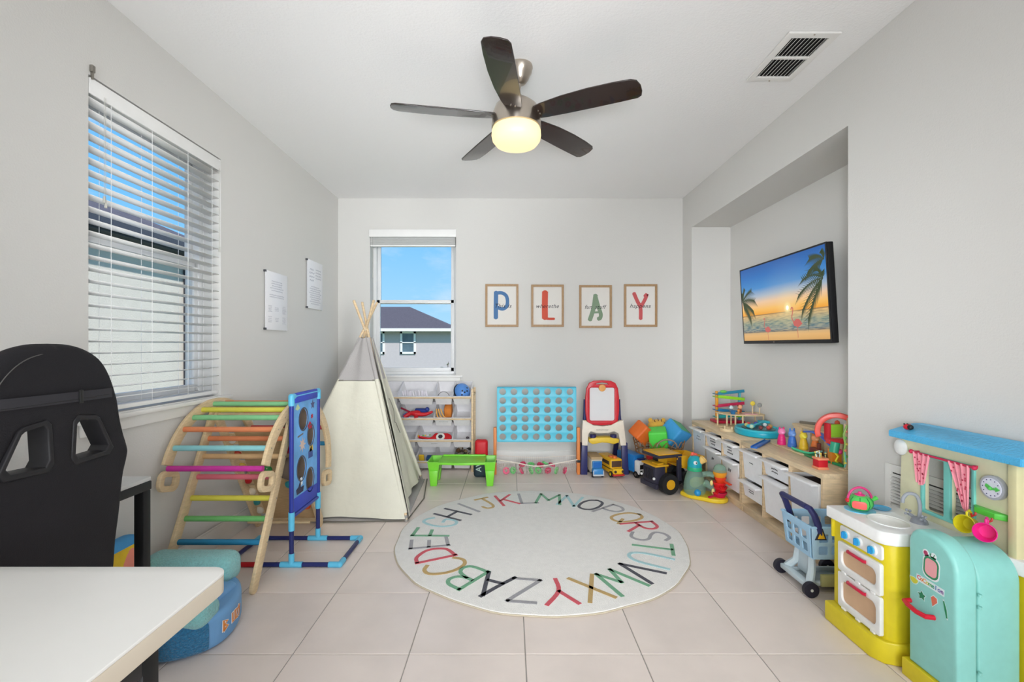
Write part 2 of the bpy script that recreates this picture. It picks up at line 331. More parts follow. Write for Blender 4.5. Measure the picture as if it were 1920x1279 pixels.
# ---------------------------------------------------------------- outside
GND = -3.0
struct(MB().box(-60, 60, -20, 90, GND-.2, GND).build('ground', mat('lawn', (120, 135, 85), .95, var=.2, vscale=2, bump=.5, bscale=20), smooth=False))
STUC = mat('stucco', (192, 180, 178), .9, bump=.4, bscale=60, var=.03); STUC2 = mat('stucco_light', (212, 202, 188), .9, bump=.4, bscale=60, var=.03)
SHIN = mat('roof_shingles', (84, 76, 80), .9, bump=.8, bscale=12, var=.22, vscale=14); DKW = mat('far_window_glass', (92, 108, 116), .1, var=.2, vscale=2)
h = thing('neighbor_house', 'grey stucco house with dark hip roof seen through the back window', 'house', (-9, 30, GND))
Y0 = 28.0; xr = -3.54; ze = 2.2
MB().box(-16, xr, Y0, Y0+10, GND, ze).build('wall', STUC, h, smooth=False)
m = MB(); zz = 3.95; m.poly([(-16.4, Y0-.4, ze), (xr+.4, Y0-.4, ze), (-7.07, 33, zz), (-12, 33, zz)]); m.poly([(xr+.4, Y0-.4, ze), (xr+.4, Y0+10.4, ze), (-7.07, 33, zz)]); m.poly([(-16.4, Y0+10.4, ze), (-16.4, Y0-.4, ze), (-12, 33, zz)]); m.poly([(xr+.4, Y0+10.4, ze), (-16.4, Y0+10.4, ze), (-12, 33, zz), (-7.07, 33, zz)]); m.poly([(-16.4, Y0-.4, ze), (-16.4, Y0+10.4, ze), (xr+.4, Y0+10.4, ze), (xr+.4, Y0-.4, ze)])
m.build('roof', SHIN, h, smooth=False)
MB().box(-16.4, xr+.4, Y0-.46, Y0-.4, ze-.14, ze+.03).box(xr+.4, xr+.46, Y0-.46, Y0+10.4, ze-.14, ze+.03).build('fascia', TRIM, h, smooth=False)
for cx in (-6.09, -7.95):
    a0, a1, b0, b1 = cx-.46, cx+.46, .72, 2.06; f = MB()
    for q in ((a0, a0+.12, b0, b1), (a1-.12, a1, b0, b1), (a0, a1, b0, b0+.12), (a0, a1, b1-.12, b1), (a0, a1, (b0+b1)/2-.03, (b0+b1)/2+.03)): f.box(q[0], q[1], Y0-.06, Y0+.02, q[2], q[3])
    wn = f.build('house_window', TRIM, h, smooth=False); MB().box(a0+.1, a1-.1, Y0-.02, Y0+.01, b0+.1, (b0+b1)/2).build('pane', DKW, wn, smooth=False); MB().box(a0+.1, a1-.1, Y0-.02, Y0+.01, (b0+b1)/2, b1-.1).build('pane', DKW, wn, smooth=False)
h = thing('neighbor_house', 'pale stucco house with dark eave seen through the slats of the left blind', 'house', (-6, 4, GND))
MB().box(-9, -4.2, -6, 6.35, GND, 2.36).build('wall', STUC2, h, smooth=False)
m = MB(); m.poly([(-4.0, -6.4, 2.52), (-4.0, 6.6, 2.52), (-6.4, 5.4, 3.6), (-6.4, -5.4, 3.6)]); m.poly([(-4.0, 6.6, 2.52), (-9.2, 6.6, 2.52), (-6.4, 5.4, 3.6)]); m.poly([(-9.2, 6.6, 2.52), (-9.2, -6.4, 2.52), (-6.4, -5.4, 3.6), (-6.4, 5.4, 3.6)]); m.build('roof', SHIN, h, smooth=False)
MB().box(-4.05, -3.99, -6.4, 6.6, 2.38, 2.53).box(-9.2, -4.0, 6.55, 6.6, 2.38, 2.53).box(-4.2, -4.03, -6.3, 6.55, 2.36, 2.39).build('fascia', pl((70, 70, 78), .6), h, smooth=False)
MB().box(-4.19, -4.1, 6.0, 6.1, GND, 2.4, .01).build('downspout', pl((52, 52, 60), .6), h)
tr = thing('garden_tree', 'thin young tree with sparse green leaves outside the back window', 'tree', (-1.62, 12, GND))
m = MB(); rr = random.Random(3); lf = MB()
m.tube([(-1.62, 12, GND), (-1.6, 12, -1), (-1.62, 12.05, .3), (-1.58, 12, .8)], [.05, .035, .02, .006], 6)
for i in range(14):
    z = -.4+i*.085; a = rr.uniform(0, 6.28); L = .42-.02*i; p = (-1.61, 12, z); q = (-1.61+L*math.cos(a), 12+L*math.sin(a), z+.3*L); m.tube([p, q], [.008, .003], 5)
    for k in range(10):
        t_ = rr.uniform(.3, 1.1); c = Vector(p).lerp(Vector(q), t_); lf.poly([(-.03, 0), (0, .012), (.05, 0), (0, -.012)], Matrix.Translation(c) @ RZ(rr.uniform(0, 360)) @ RX(rr.uniform(-60, 60)) @ S(1.3, 1.3, 1.3))
m.build('trunk', mat('bark', (110, 95, 80), .9, var=.2), tr); lf.build('foliage', mat('leaf', (84, 112, 62), .7, var=.2), tr, smooth=False)['kind'] = 'stuff'
# ---------------------------------------------------------------- ceiling: vent and fan
v = thing('ceiling_vent', 'white rectangular air vent with dark slots in the ceiling', 'vent', (1.48, 2.47, ZC))
MB().plate([(1.352, 2.262), (1.606, 2.262), (1.606, 2.675), (1.352, 2.675)], [[(1.387, 2.30), (1.387, 2.455), (1.571, 2.455), (1.571, 2.30)], [(1.387, 2.472), (1.387, 2.637), (1.571, 2.637), (1.571, 2.472)]], .012, .003, T(0, 0, ZC-.007)).build('frame', TRIM, v)
MB().box(1.38, 1.58, 2.29, 2.65, ZC-.0015, ZC+.0005).build('duct', pl((18, 17, 16), .9), v, smooth=False)
for (a, b) in ((2.30, 2.455), (2.472, 2.637)):
    for i in range(9): MB().box(-.0055, .0055, a, b, -.0008, .0008, M=T(1.399+.0202*i, 0, ZC-.007) @ RY(-42)).build('louver', TRIM, v, smooth=False)
MB().cyl((1.479, 2.27, ZC-.016), (1.479, 2.27, ZC-.011), .004, seg=8).cyl((1.479, 2.667, ZC-.016), (1.479, 2.667, ZC-.011), .004, seg=8).build('screw', CHROME, v)
fx, fy, bz = .035, 2.55, 2.462
f = thing('ceiling_fan', 'five-blade dark brown ceiling fan with lit frosted glass bowl', 'ceiling fan', (.035, 2.55, ZC))
MB().lathe([(0, 0), (.068, 0), (.070, -.012), (.066, -.02), (.064, -.036), (.058, -.044), (.045, -.075), (.03, -.095), (.018, -.1), (0, -.1)], (.055, 2.55, ZC)).build('canopy', CHROME, f)
MB().cyl((.053, 2.55, ZC-.09), (.037, 2.55, 2.56), .012).build('downrod', CHROME, f)
MB().lathe([(0, 2.58), (.03, 2.58), (.038, 2.565), (.05, 2.552), (.085, 2.54), (.115, 2.515), (.128, 2.48), (.133, 2.44), (.135, 2.42), (.135, 2.402), (.128, 2.398), (0, 2.398)], (fx, fy, 0), 48).build('motor_housing', CHROME, f)
MB().lathe([(.127, 2.40), (.133, 2.385), (.135, 2.36), (.130, 2.335), (.112, 2.312), (.075, 2.298), (.03, 2.293), (0, 2.292)], (fx, fy, 0), 48).build('glass_bowl', mat('lit_frosted_glass', (190, 175, 140), .4, emis=(255, 226, 165), estr=.95), f)
BLD = mat('fan_blade_espresso', (40, 28, 25), .25, wood=(25, 3, 3), var=.12, coat=.4)
br = []
out = [(.10, -.045), (.16, -.06), (.28, -.076), (.42, -.082), (.55, -.078), (.63, -.07), (.655, -.055), (.668, -.02), (.668, .02), (.66, .05), (.64, .062), (.55, .062), (.42, .06), (.28, .056), (.16, .05), (.10, .042)]
for k in range(5):
    M = T(fx, fy, bz) @ RZ(-26+72*k) @ RX(-12)
    b = MB().plate(out, depth=.007, bev=.002, M=M, slices=[((x, 0, 0), (1, 0, 0)) for x in (.2, .35, .5)]).build('fan_blade', BLD, f)
    MB().box(.07, .16, -.022, .022, .003, .009, .002, M=M).cyl((.135, .012, .0), (.135, .012, -.007), .004, seg=8, M=M).cyl((.135, -.012, .0), (.135, -.012, -.007), .004, seg=8, M=M).build('blade_bracket', CHROME, b)
# ---------------------------------------------------------------- wall pictures
OAK = mat('oak_frame', (176, 142, 104), .5, wood=(20, 20, 6), var=.12, vscale=6); PAPER = mat('print_paper', (234, 230, 224), .8, var=.01)
def px(x, y, Y=4.83): return ((x-956)*Y/F, H-(y-648)*Y/F)
def picture(x0, x1, y0, y1, label, draw, col, word, wx, wy, ws):
    a, zt = px(x0, y0); b_, zb = px(x1, y1); cx, cz = (a+b_)/2, (zt+zb)/2; hw, hh = (b_-a)/2, (zt-zb)/2
    p = thing('framed_print', label, 'picture', (cx, YB, cz)); t = .022
    MB().plate([(cx-hw, cz-hh), (cx+hw, cz-hh), (cx+hw, cz+hh), (cx-hw, cz+hh)], [[(cx-hw+t, cz-hh+t), (cx-hw+t, cz+hh-t), (cx+hw-t, cz+hh-t), (cx+hw-t, cz-hh+t)]], .022, .002, XZ(YB-.0115)).build('frame', OAK, p)
    MB().box(cx-hw+.015, cx+hw-.015, YB-.008, YB-.004, cz-hh+.015, cz+hh-.015).build('paper', PAPER, p, smooth=False)
    MM = frame((cx, YB-.0083, cz), (1, 0, 0), (0, 0, 1)); m = MB()
    for k_, (pts, wd) in enumerate(draw):
        if len(pts) > 2: pts = [q_.to_2d() for q_ in bez([(p_[0], p_[1], 0) for p_ in pts], 4)]
        zz = .0002+.0004*k_; m.ribbon(pts, wd, .0003, MM @ T(0, 0, zz))
        for j_, q in enumerate((pts[0], pts[-1])): m.plate(circ(q[0], q[1], wd/2, 16), depth=.0003, M=MM @ T(0, 0, zz+.00022+.0001*j_))
    m.build('letter', mat('print_'+word.replace(' ', '_'), col, .8, var=.04), p)
    [MB().text(wd_, ws, MM @ T(wx+ox*ws, wy, .0012), .0002, .35, space=1.1).build('script', INK, p, smooth=False) for wd_, ox in (((word, 0),) if ' ' not in word else ((word.split()[0], -len(word.split()[1])*.27), (word.split()[1], len(word.split()[0])*.27)))]
picture(910, 972, 533, 613, 'framed print of a big blue letter P with small script, leftmost of four', [([(-.06, .13), (-.062, 0), (-.062, -.12)], .045), ([Vector(q) for q in [(-.06, .128), (0, .13), (.045, .1), (.058, .04), (.045, -.015), (.005, -.035), (-.04, -.022)]], .036)], (84, 124, 172), 'This is', 0.01, -.005, .062)
picture(996, 1057, 534, 613, 'framed print of a big orange-red letter L with small script', [([(-.025, .13), (-.027, 0), (-.026, -.115)], .062), ([(-.02, -.13), (.02, -.134), (.065, -.134)], .025)], (214, 92, 72), 'where the', 0, -.005, .056)
picture(1086, 1147, 535, 615, 'framed print of a big sage green letter A with small script', [([(-.055, -.13), (-.02, -.02), (0, .11)], .045), ([(0, .11), (.03, 0), (.055, -.075), (.05, -.115), (.035, -.125)], .04), ([(-.03, -.062), (.04, -.058)], .02)], (134, 156, 130), 'fun stuff', 0, -.005, .056)
picture(1170, 1232, 533, 613, 'framed print of a big coral pink letter Y with small script, rightmost of four', [([(-.065, .12), (-.03, .04), (.0, -.02), (.002, -.13)], .038), ([(.05, .1), (.066, .115), (.045, .06), (.0, -.02)], .036)], (204, 94, 96), 'happens', -.005, -.005, .06)
def sheet(y0, y1, z0, z1, label, rows, seed):
    p = thing('wall_sheet', label, 'poster', (XL, (y0+y1)/2, z0)); d = .012
    MB().box(XL+d, XL+d+.003, y0, y1, z0, z1, .001).build('paper', mat('sheet_white', (244, 243, 246), .35, var=.01), p)
    MB().box(XL, XL+.018, y0-.004, y0+.012, z1-.014, z1+.002, .002).box(XL, XL+.018, y0-.004, y0+.012, z0-.002, z0+.014, .002).box(XL, XL+.012, y1-.014, y1, z1-.014, z1, .002).box(XL, XL+.012, y1-.014, y1, z0, z0+.014, .002).build('corner_clip', pl((70, 70, 74)), p)
    m = MB(); rr = random.Random(seed); MM = YZ(XL+d+.0031)
    for (a, b, c, e, n) in rows: scribble(m, (b-a)*(y1-y0), (e-c)*(z1-z0), n, MM @ T(y0+(a+b)/2*(y1-y0), z0+(c+e)/2*(z1-z0), 0), rr.randint(0, 99))
    m.build('print', mat('grey_print', (176, 176, 186), .8, var=.1), p, smooth=False)
sheet(3.373, 3.705, 1.333, 1.765, 'white laminated sheet with pale table print, nearer one on left wall', [(.1, .9, .55, .62, 2), (.1, .28, .30, .42, 5), (.38, .6, .32, .4, 3), (.74, .92, .29, .43, 6), (.1, .28, .12, .24, 4), (.4, .6, .14, .22, 3), (.74, .92, .11, .24, 6), (.2, .8, .66, .86, 5)], 4)
sheet(4.069, 4.40, 1.546, 1.975, 'white laminated sheet with lines of small text, farther one on left wall', [(.1, .9, .08, .48, 9), (.12, .45, .55, .85, 4), (.5, .9, .62, .86, 4)], 5)
# ---------------------------------------------------------------- wall return grille
gr = thing('wall_grille', 'white louvred air return grille low on the right wall behind toy kitchen', 'vent', (XR, 1.85, .25))
y0, y1, z0, z1 = 1.44, 2.215, .27, .665
MB().plate([(y0, z0), (y1, z0), (y1, z1), (y0, z1)], [[(y0+.035, z0+.035), (y0+.035, z1-.035), (y1-.035, z1-.035), (y1-.035, z0+.035)]], .012, .003, YZ(XR-.007)).build('frame', TRIM, gr)
MB().box(XR-.003, XR-.0005, y0+.03, y1-.03, z0+.03, z1-.03).build('backing', pl((60, 58, 56), .9), gr, smooth=False)
lv = None
for i in range(21):
    z = z0+.045+i*.0151
    if lv is None: lv = MB().box(-.0075, .0075, y0+.033, y1-.033, -.001, .001, M=T(XR-.01, 0, z) @ RY(-35)).build('louver', TRIM, gr, smooth=False); zf = z
    else:
        o = lv.copy(); COL.objects.link(o); o.parent = gr; o.location = (0, 0, z-zf)
# ---------------------------------------------------------------- television
Mt = frame((2.055, 4.10, 1.232), (-.012, -1, 0), (-.06, 0, 1)); W_, H_ = 1.14, .645
tv = thing('television', 'wall-mounted flat television showing a beach sunset with flamingos', 'television', M=Mt)
MB().box(0, W_, 0, H_, -.045, -.004, .006, M=Mt).build('housing', BLACKP, tv)
MB().plate([(0, 0), (W_, 0), (W_, H_), (0, H_)], [[(.012, .026), (.012, H_-.012), (W_-.012, H_-.012), (W_-.012, .026)]], .008, .002, Mt).build('bezel', BLACKP, tv)
MB().box(.3, .84, .15, .5, -.10, -.04, .01, M=Mt).build('wall_bracket', BLACKM, tv)
MB().text('LG', .014, Mt @ T(W_*.42, .013, .0045)).build('badge', CHROME, tv, smooth=False)
def emat(name, c, s=.85):
    if name in MATS: return MATS[name]
    m = bpy.data.materials.new(name); m.use_nodes = True; n = m.node_tree; b = n.nodes['Principled BSDF']; b.inputs['Base Color'].default_value = (.01, .01, .01, 1); b.inputs['Roughness'].default_value = .3
    b.inputs['Emission Color'].default_value = (*lin(c), 1); b.inputs['Emission Strength'].default_value = s; MATS[name] = m; return m
sm = emat('screen_picture', (0, 0, 0)); n = sm.node_tree; b = n.nodes['Principled BSDF']; N = n.nodes.new
tcn = N('ShaderNodeTexCoord'); sp = N('ShaderNodeSeparateXYZ'); n.links.new(tcn.outputs['Object'], sp.inputs[0])
def ramp(stops, src, ease='LINEAR'):
    r = N('ShaderNodeValToRGB'); r.color_ramp.interpolation = ease; n.links.new(src, r.inputs[0]); el = r.color_ramp.elements
    el[0].position = stops[0][0]; el[0].color = (*lin(stops[0][1]), 1); el[1].position = stops[-1][0]; el[1].color = (*lin(stops[-1][1]), 1)
    for p, c in stops[1:-1]: q = el.new(p); q.color = (*lin(c), 1)
    return r.outputs[0]
mu = N('ShaderNodeMath'); mu.operation = 'DIVIDE'; mu.inputs[1].default_value = H_; n.links.new(sp.outputs['Y'], mu.inputs[0])
base = ramp([(0, (205, 150, 75)), (.10, (230, 180, 110)), (.135, (215, 175, 120)), (.145, (70, 70, 80)), (.17, (60, 110, 130)), (.26, (110, 140, 130)), (.352, (225, 180, 110)), (.36, (110, 90, 70)), (.37, (245, 165, 40)), (.43, (250, 190, 90)), (.52, (240, 200, 160)), (.60, (170, 185, 200)), (.70, (60, 140, 205)), (.85, (0, 110, 190)), (1, (0, 85, 165))], mu.outputs[0])
dx = N('ShaderNodeVectorMath'); dx.operation = 'DISTANCE'; dx.inputs[1].default_value = (.68, .262, .002); n.links.new(tcn.outputs['Object'], dx.inputs[0])
glow = ramp([(0, (255, 255, 255)), (.02, (255, 255, 255)), (.05, (150, 150, 150)), (.16, (70, 70, 70)), (.4, (0, 0, 0))], dx.outputs['Value'])
g1 = N('ShaderNodeMixRGB'); g1.inputs[2].default_value = (*lin((255, 236, 170)), 1); n.links.new(glow, g1.inputs[0]); n.links.new(base, g1.inputs[1])
wv = N('ShaderNodeTexNoise'); mpn = N('ShaderNodeMapping'); mpn.inputs['Scale'].default_value = (14, 110, 1); n.links.new(tcn.outputs['Object'], mpn.inputs[0]); n.links.new(mpn.outputs[0], wv.inputs[0]); wv.inputs['Scale'].default_value = 1.0
sea = ramp([(0, (0, 0, 0)), (.13, (0, 0, 0)), (.15, (150, 150, 150)), (.345, (130, 130, 130)), (.36, (0, 0, 0)), (1, (0, 0, 0))], mu.outputs[0])
wr = ramp([(.35, (40, 70, 90)), (.6, (255, 225, 160))], wv.outputs[0]); g2 = N('ShaderNodeMixRGB'); n.links.new(sea, g2.inputs[0]); n.links.new(g1.outputs[0], g2.inputs[1]); n.links.new(wr, g2.inputs[2])
n.links.new(g2.outputs[0], b.inputs['Emission Color'])
scr = MB().poly([(.01, .024, .002), (W_-.01, .024, .002), (W_-.01, H_-.01, .002), (.01, H_-.01, .002)], Mt).build('screen', sm, tv, smooth=False)
def frond(m, x, y, a, L, dr, z=.0024):
    p = [(x+L*t*math.cos(R(a)), y+L*t*math.sin(R(a))-dr*t*t) for t in (0, .2, .4, .6, .8, 1)]; m.ribbon(p, .006, .0002, Mt @ T(0, 0, z))
    for i in range(12):
        t = .1+.9*i/11; x_ = x+L*t*math.cos(R(a)); y_ = y+L*t*math.sin(R(a))-dr*t*t
        for s in (-1, 1):
            q = (x_+.07*math.cos(R(a-40*s)), y_+.07*math.sin(R(a-40*s))-.035); q = (min(max(q[0], .014), W_-.014), q[1]); m.poly([(x_-.008, y_, z), (x_+.008, y_, z), (*q, z)], Mt)
m1 = MB()
for a, L in ((95, .12), (70, .16), (40, .2), (15, .2), (-10, .17), (-35, .15)): frond(m1, .02, .36, a, L, .05)
m1.build('palm_picture', emat('palm_green', (48, 66, 30), .8), scr, smooth=False); m1 = MB()
for a, L in ((100, .12), (120, .18), (150, .24), (175, .26), (200, .24), (220, .22)): frond(m1, W_-.05, .42, a, L, .1)
for a, L in ((110, .1), (150, .16), (180, .16)): frond(m1, W_-.03, .54, a, L, .05)
m1.build('palm_picture', emat('palm_green', (48, 66, 30), .8), scr, smooth=False)
def flam(m, x, y, s):
    MM = Mt @ T(x, y, .0026) @ S(s, s, 1)
    m.plate([(0, 0), (.03, .02), (.06, .02), (.09, -.01), (.05, -.03), (.01, -.02)], depth=.0003, M=MM); m.ribbon([tuple(q)[:2] for q in bez([(.01, 0, 0), (-.01, .03, 0), (.0, .06, 0), (.005, .085, 0), (-.008, .09, 0), (-.014, .08, 0)], 4)], .008, .0003, MM); m.ribbon([(.04, -.02), (.042, -.09)], .004, .0003, MM)
for a_ in ((.74, .15, 1.2), (.36, .115, .95)): m2 = MB(); flam(m2, *a_); m2.build('flamingo_picture', emat('flamingo_pink', (196, 92, 84), .9), scr, smooth=False)
m3 = MB(); m3.plate(circ(.68, .262, .017, 20), depth=.0003, M=Mt @ T(0, 0, .0024)); m3.build('sun_picture', emat('sun_disc', (255, 250, 220), 1.2), scr, smooth=False)
# ---------------------------------------------------------------- alphabet rug
RUG = mat('rug_white', (236, 233, 228), .95, bump=.5, bscale=180, var=.03, vscale=30, sheen=.3)
rg = thing('alphabet_rug', 'round off-white rug with a ring of coloured alphabet letters', 'rug', (.19, 2.989, 0))
rr = random.Random(2); wob = [rr.uniform(-1, 1) for _ in range(12)]
def rad(a): return .897+.004*math.sin(7*a+wob[0])+.003*math.sin(13*a+wob[1])+.002*math.sin(23*a)
ed = [(.19+rad(2*PI*i/120)*math.cos(2*PI*i/120), 2.989+rad(2*PI*i/120)*math.sin(2*PI*i/120)) for i in range(120)]
MB().plate(ed, depth=.011, bev=.004, M=T(0, 0, .0063)).build('pile', RUG, rg)
ed2 = [(.19+(rad(2*PI*i/120)+.002)*math.cos(2*PI*i/120), 2.989+(rad(2*PI*i/120)+.002)*math.sin(2*PI*i/120)) for i in range(120)]
MB().tube([(x, y, .0045) for x, y in ed2], .004, 6, closed=True).build('edge_binding', mat('rug_binding', (196, 184, 162), .9, bump=.3), rg)
GL = {  # letter strokes in a 0..1 box
 'A': [[(.0, 0), (.3, .5), (.55, 1)], [(.5, .95), (.75, .5), (1, .02)], [(.2, .36), (.8, .34)]], 'B': [[(.1, 0), (.08, 1)], [(.08, .97), (.6, .95), (.82, .8), (.72, .6), (.4, .52), (.15, .53)], [(.4, .52), (.85, .42), (1, .22), (.8, .05), (.1, .03)]],
 'C': [[(.95, .82), (.7, .98), (.35, .97), (.08, .7), (.03, .4), (.2, .1), (.55, .0), (.9, .12)]], 'D': [[(.1, 0), (.06, 1)], [(.06, .97), (.5, .92), (.9, .65), (.97, .4), (.75, .12), (.1, .03)]],
 'E': [[(.12, 0), (.08, 1)], [(.08, .97), (.9, .95)], [(.1, .52), (.72, .5)], [(.12, .03), (.95, .05)]], 'F': [[(.12, 0), (.08, 1)], [(.08, .97), (.92, .95)], [(.1, .5), (.7, .52)]],
 'G': [[(.92, .82), (.65, .98), (.3, .95), (.06, .6), (.1, .25), (.45, .02), (.85, .1), (.93, .42), (.55, .42)]], 'H': [[(.05, 0), (.1, 1)], [(.9, 0), (.92, 1)], [(.08, .5), (.92, .52)]],
 'I': [[(.5, 0), (.52, 1)]], 'J': [[(.2, .96), (.95, .98)], [(.62, .96), (.62, .3), (.45, .05), (.15, .06), (.05, .25)]], 'K': [[(.1, 0), (.1, 1)], [(.9, .98), (.12, .45)], [(.35, .58), (.95, .02)]],
 'L': [[(.1, 1), (.12, .03)], [(.12, .03), (.95, .05)]], 'M': [[(0, 0), (.1, 1)], [(.1, .97), (.5, .35)], [(.5, .35), (.9, .97)], [(.9, 1), (1, 0)]], 'N': [[(.05, 0), (.1, 1)], [(.1, .98), (.9, .04)], [(.9, 0), (.95, 1)]],
 'O': [[(.5, 1), (.15, .85), (.02, .5), (.15, .12), (.5, 0), (.85, .12), (.98, .5), (.85, .88), (.5, 1), (.4, .98)]], 'P': [[(.1, 0), (.1, 1)], [(.1, .97), (.6, .98), (.92, .8), (.85, .55), (.5, .45), (.12, .45)]],
 'Q': [[(.5, 1), (.15, .85), (.02, .5), (.15, .12), (.5, 0), (.85, .12), (.98, .5), (.85, .88), (.5, 1), (.4, .98)], [(.6, .3), (.98, -.05)]], 'R': [[(.1, 0), (.1, 1)], [(.1, .97), (.65, .96), (.9, .78), (.75, .55), (.12, .46)], [(.4, .5), (.95, 0)]],
 'S': [[(.9, .85), (.6, 1), (.2, .92), (.1, .7), (.4, .54), (.8, .42), (.92, .2), (.6, .0), (.1, .1)]], 'T': [[(0, .95), (1, .97)], [(.5, .95), (.48, 0)]], 'U': [[(.05, 1), (.08, .35), (.3, .04), (.65, .03), (.9, .3), (.95, 1)]],
 'V': [[(0, 1), (.5, .02)], [(.5, .02), (1, 1)]], 'W': [[(0, 1), (.25, .03)], [(.25, .03), (.5, .6)], [(.5, .6), (.78, .03)], [(.78, .03), (1, 1)]], 'X': [[(.05, 1), (.95, 0)], [(.95, 1), (.05, 0)]],
 'Y': [[(0, 1), (.5, .5)], [(1, 1), (.5, .5), (.48, 0)]], 'Z': [[(.05, .95), (.95, .97)], [(.95, .97), (.05, .04)], [(.05, .04), (1, .05)]]}
LC = {'n': ((62, 62, 74), 'dark grey'), 'g': ((112, 172, 134), 'green'), 'm': ((196, 162, 98), 'mustard'), 'r': ((214, 76, 90), 'red'), 'y': ((164, 162, 166), 'grey'), 'b': ((172, 212, 216), 'pale blue')}
for k, ch in enumerate('ABCDEFGHIJKLMNOPQRSTUVWXYZ'):
    c, cn = LC['ngmrygbnymrygbnymrygbngmry'[k]]; a = -113.5-13.85*k; w, h = (.185 if ch in 'MW' else .15), .235
    M = T(.19, 2.989, .0117) @ RZ(a-90) @ T(0, .70, 0) @ S(w, h, 1) @ T(-.5, -.5, 0); m = MB()
    for st in GL[ch]:
        pts = [(Vector((p[0]*w, p[1]*h))) for p in st]
        if len(pts) > 2: pts = [q.to_2d() for q in bez([(p[0], p[1], 0) for p in pts], 4)]
        m.ribbon(pts, .022, .0022, T(.19, 2.989, .0115) @ RZ(a-90) @ T(-w/2, .695-h/2, 0))
    m.build('letter', mat('rug_'+cn.replace(' ', '_'), c, .95, bump=.5, bscale=180, sheen=.2), rg, label='%s letter %s' % (cn, ch))
# ---------------------------------------------------------------- front desk
DT = mat('desk_white', (238, 236, 232), .35, var=.01); DE = mat('desk_edge', (214, 202, 184), .45, var=.02)
d = thing('white_desk', 'white desk top with rounded corner filling the lower left foreground', 'desk', (-1.1, .6, 0))
top = rrect(-1.74, -.588, .30, .988, .035)
MB().plate(top, depth=.006, bev=.0015, M=T(0, 0, .747)).build('desk_top', DT, d); MB().plate(rrect(-1.7395, -.5885, .3005, .9875, .035), depth=.036, bev=.002, M=T(0, 0, .726)).build('edge_band', DE, d)
for lx in (-1.70, -.640):
    for ly in (.36, .77): MB().box(lx, lx+.036, ly, ly+.036, 0, .708, .003).build('leg', BLACKM, d)
    MB().box(lx, lx+.036, .396, .77, .67, .705, .003).build('side_rail', BLACKM, d)
MB().box(-1.664, -.640, .78, .80, .67, .705, .003).build('cross_rail', BLACKM, d)
# ---------------------------------------------------------------- desk by the left wall
d = thing('side_desk', 'narrow grey-topped desk with black metal frame by the left wall', 'desk', (-1.52, 1.1, 0))
MB().box(-1.765, -1.282, 1.02, 1.672, .735, .75, .003).build('desk_top', mat('desk_grey', (196, 196, 194), .4, var=.03), d)
MB().box(-1.765, -1.30, 1.655, 1.672, .705, .735, .002).box(-1.295, -1.28, 1.02, 1.672, .705, .735, .002).box(-1.765, -1.75, 1.02, 1.655, .705, .735, .002).build('frame', BLACKM, d)
for q in ((-1.315, 1.635), (-1.315, 1.03), (-1.76, 1.635), (-1.76, 1.03)): MB().box(q[0], q[0]+.034, q[1], q[1]+.034, 0, .705, .003).build('leg', BLACKM, d)
s = thing('wheel_controller', 'white rounded disc shell with black hub on the side desk behind the chair', 'controller', (-1.50, 1.56, .75))
MB().lathe([(0, .03), (.06, .03), (.10, .02), (.118, 0), (.118, -.02), (.1, -.03), (.06, -.03)], seg=36, M=T(-1.56, 1.60, .872) @ RZ(35) @ RY(80)).build('shell', WHITEP, s)
MB().lathe([(0, .045), (.03, .043), (.04, .03), (.045, .0), (0, 0)], seg=24, M=T(-1.56, 1.60, .84) @ RZ(35) @ RY(80)).build('hub', BLACKP, s)
MB().box(-1.57, -1.43, 1.50, 1.62, .75, .765, .006).build('stand', WHITEP, s)
s = thing('laptop', 'dark tilted laptop screen on the side desk behind the chair', 'laptop', (-1.53, 1.22, .75))
MB().box(-1.64, -1.42, 1.08, 1.38, .75, .765, .004).build('keyboard_base', pl((52, 52, 66)), s); MB().box(-.005, .005, 1.08, 1.38, 0, .075, .004, M=T(-1.64, 0, .765) @ RY(-18)).build('lid', pl((40, 42, 66)), s)
# ---------------------------------------------------------------- racing chair (its back to the camera)
LEA = mat('chair_fabric_black', (21, 19, 24), .8, bump=.2, bscale=400, var=.08)
c = thing('racing_chair', 'black racing-style office chair with two openings in its high back', 'chair', (-1.4, 1.25, 0))
rt = [(0, 1.222), (.05, 1.219), (.10, 1.202), (.14, 1.17), (.165, 1.12), (.18, 1.06), (.195, .985), (.222, .90), (.222, .865), (.205, .80), (.19, .70), (.175, .62), (.165, .53), (.14, .48), (0, .47)]
rt = [tuple(q)[:2] for q in bez([(a, b, 0) for a, b in rt], 4)]
rt = [(a*1.09, b) for a, b in rt]; outl = rt+[(-a, b) for a, b in rt[-2:0:-1]]
ho = [(.036, .918), (.046, .902), (.132, .906), (.143, .921), (.106, .998), (.098, 1.004), (.052, 1.012), (.041, 1.0)]
hl = [(-a, b) for a, b in ho[::-1]]
def bow(v):   # side wings sweep forward
    k = min(1, abs(v.x)/.22); return Vector((v.x, v.y, v.z-.018*k**2.5-.02*max(0, (v.y-1.05))/.17+.0*k))
sl_ = [((x, 0, 0), (1, 0, 0)) for x in (-.19, -.15, -.1, -.05, 0, .05, .1, .15, .19)]+[((0, y, 0), (0, 1, 0)) for y in (.6, .75, .85, 1.06, 1.14)]
CX = -1.20; MC = frame((CX-.018, 1.25, 0), (0, 1, 0), (0, 0, 1))
MB().plate(outl, [ho, hl], .05, .022, MC, seg=4, slices=sl_, warp=bow).build('backrest', LEA, c, ang=60)
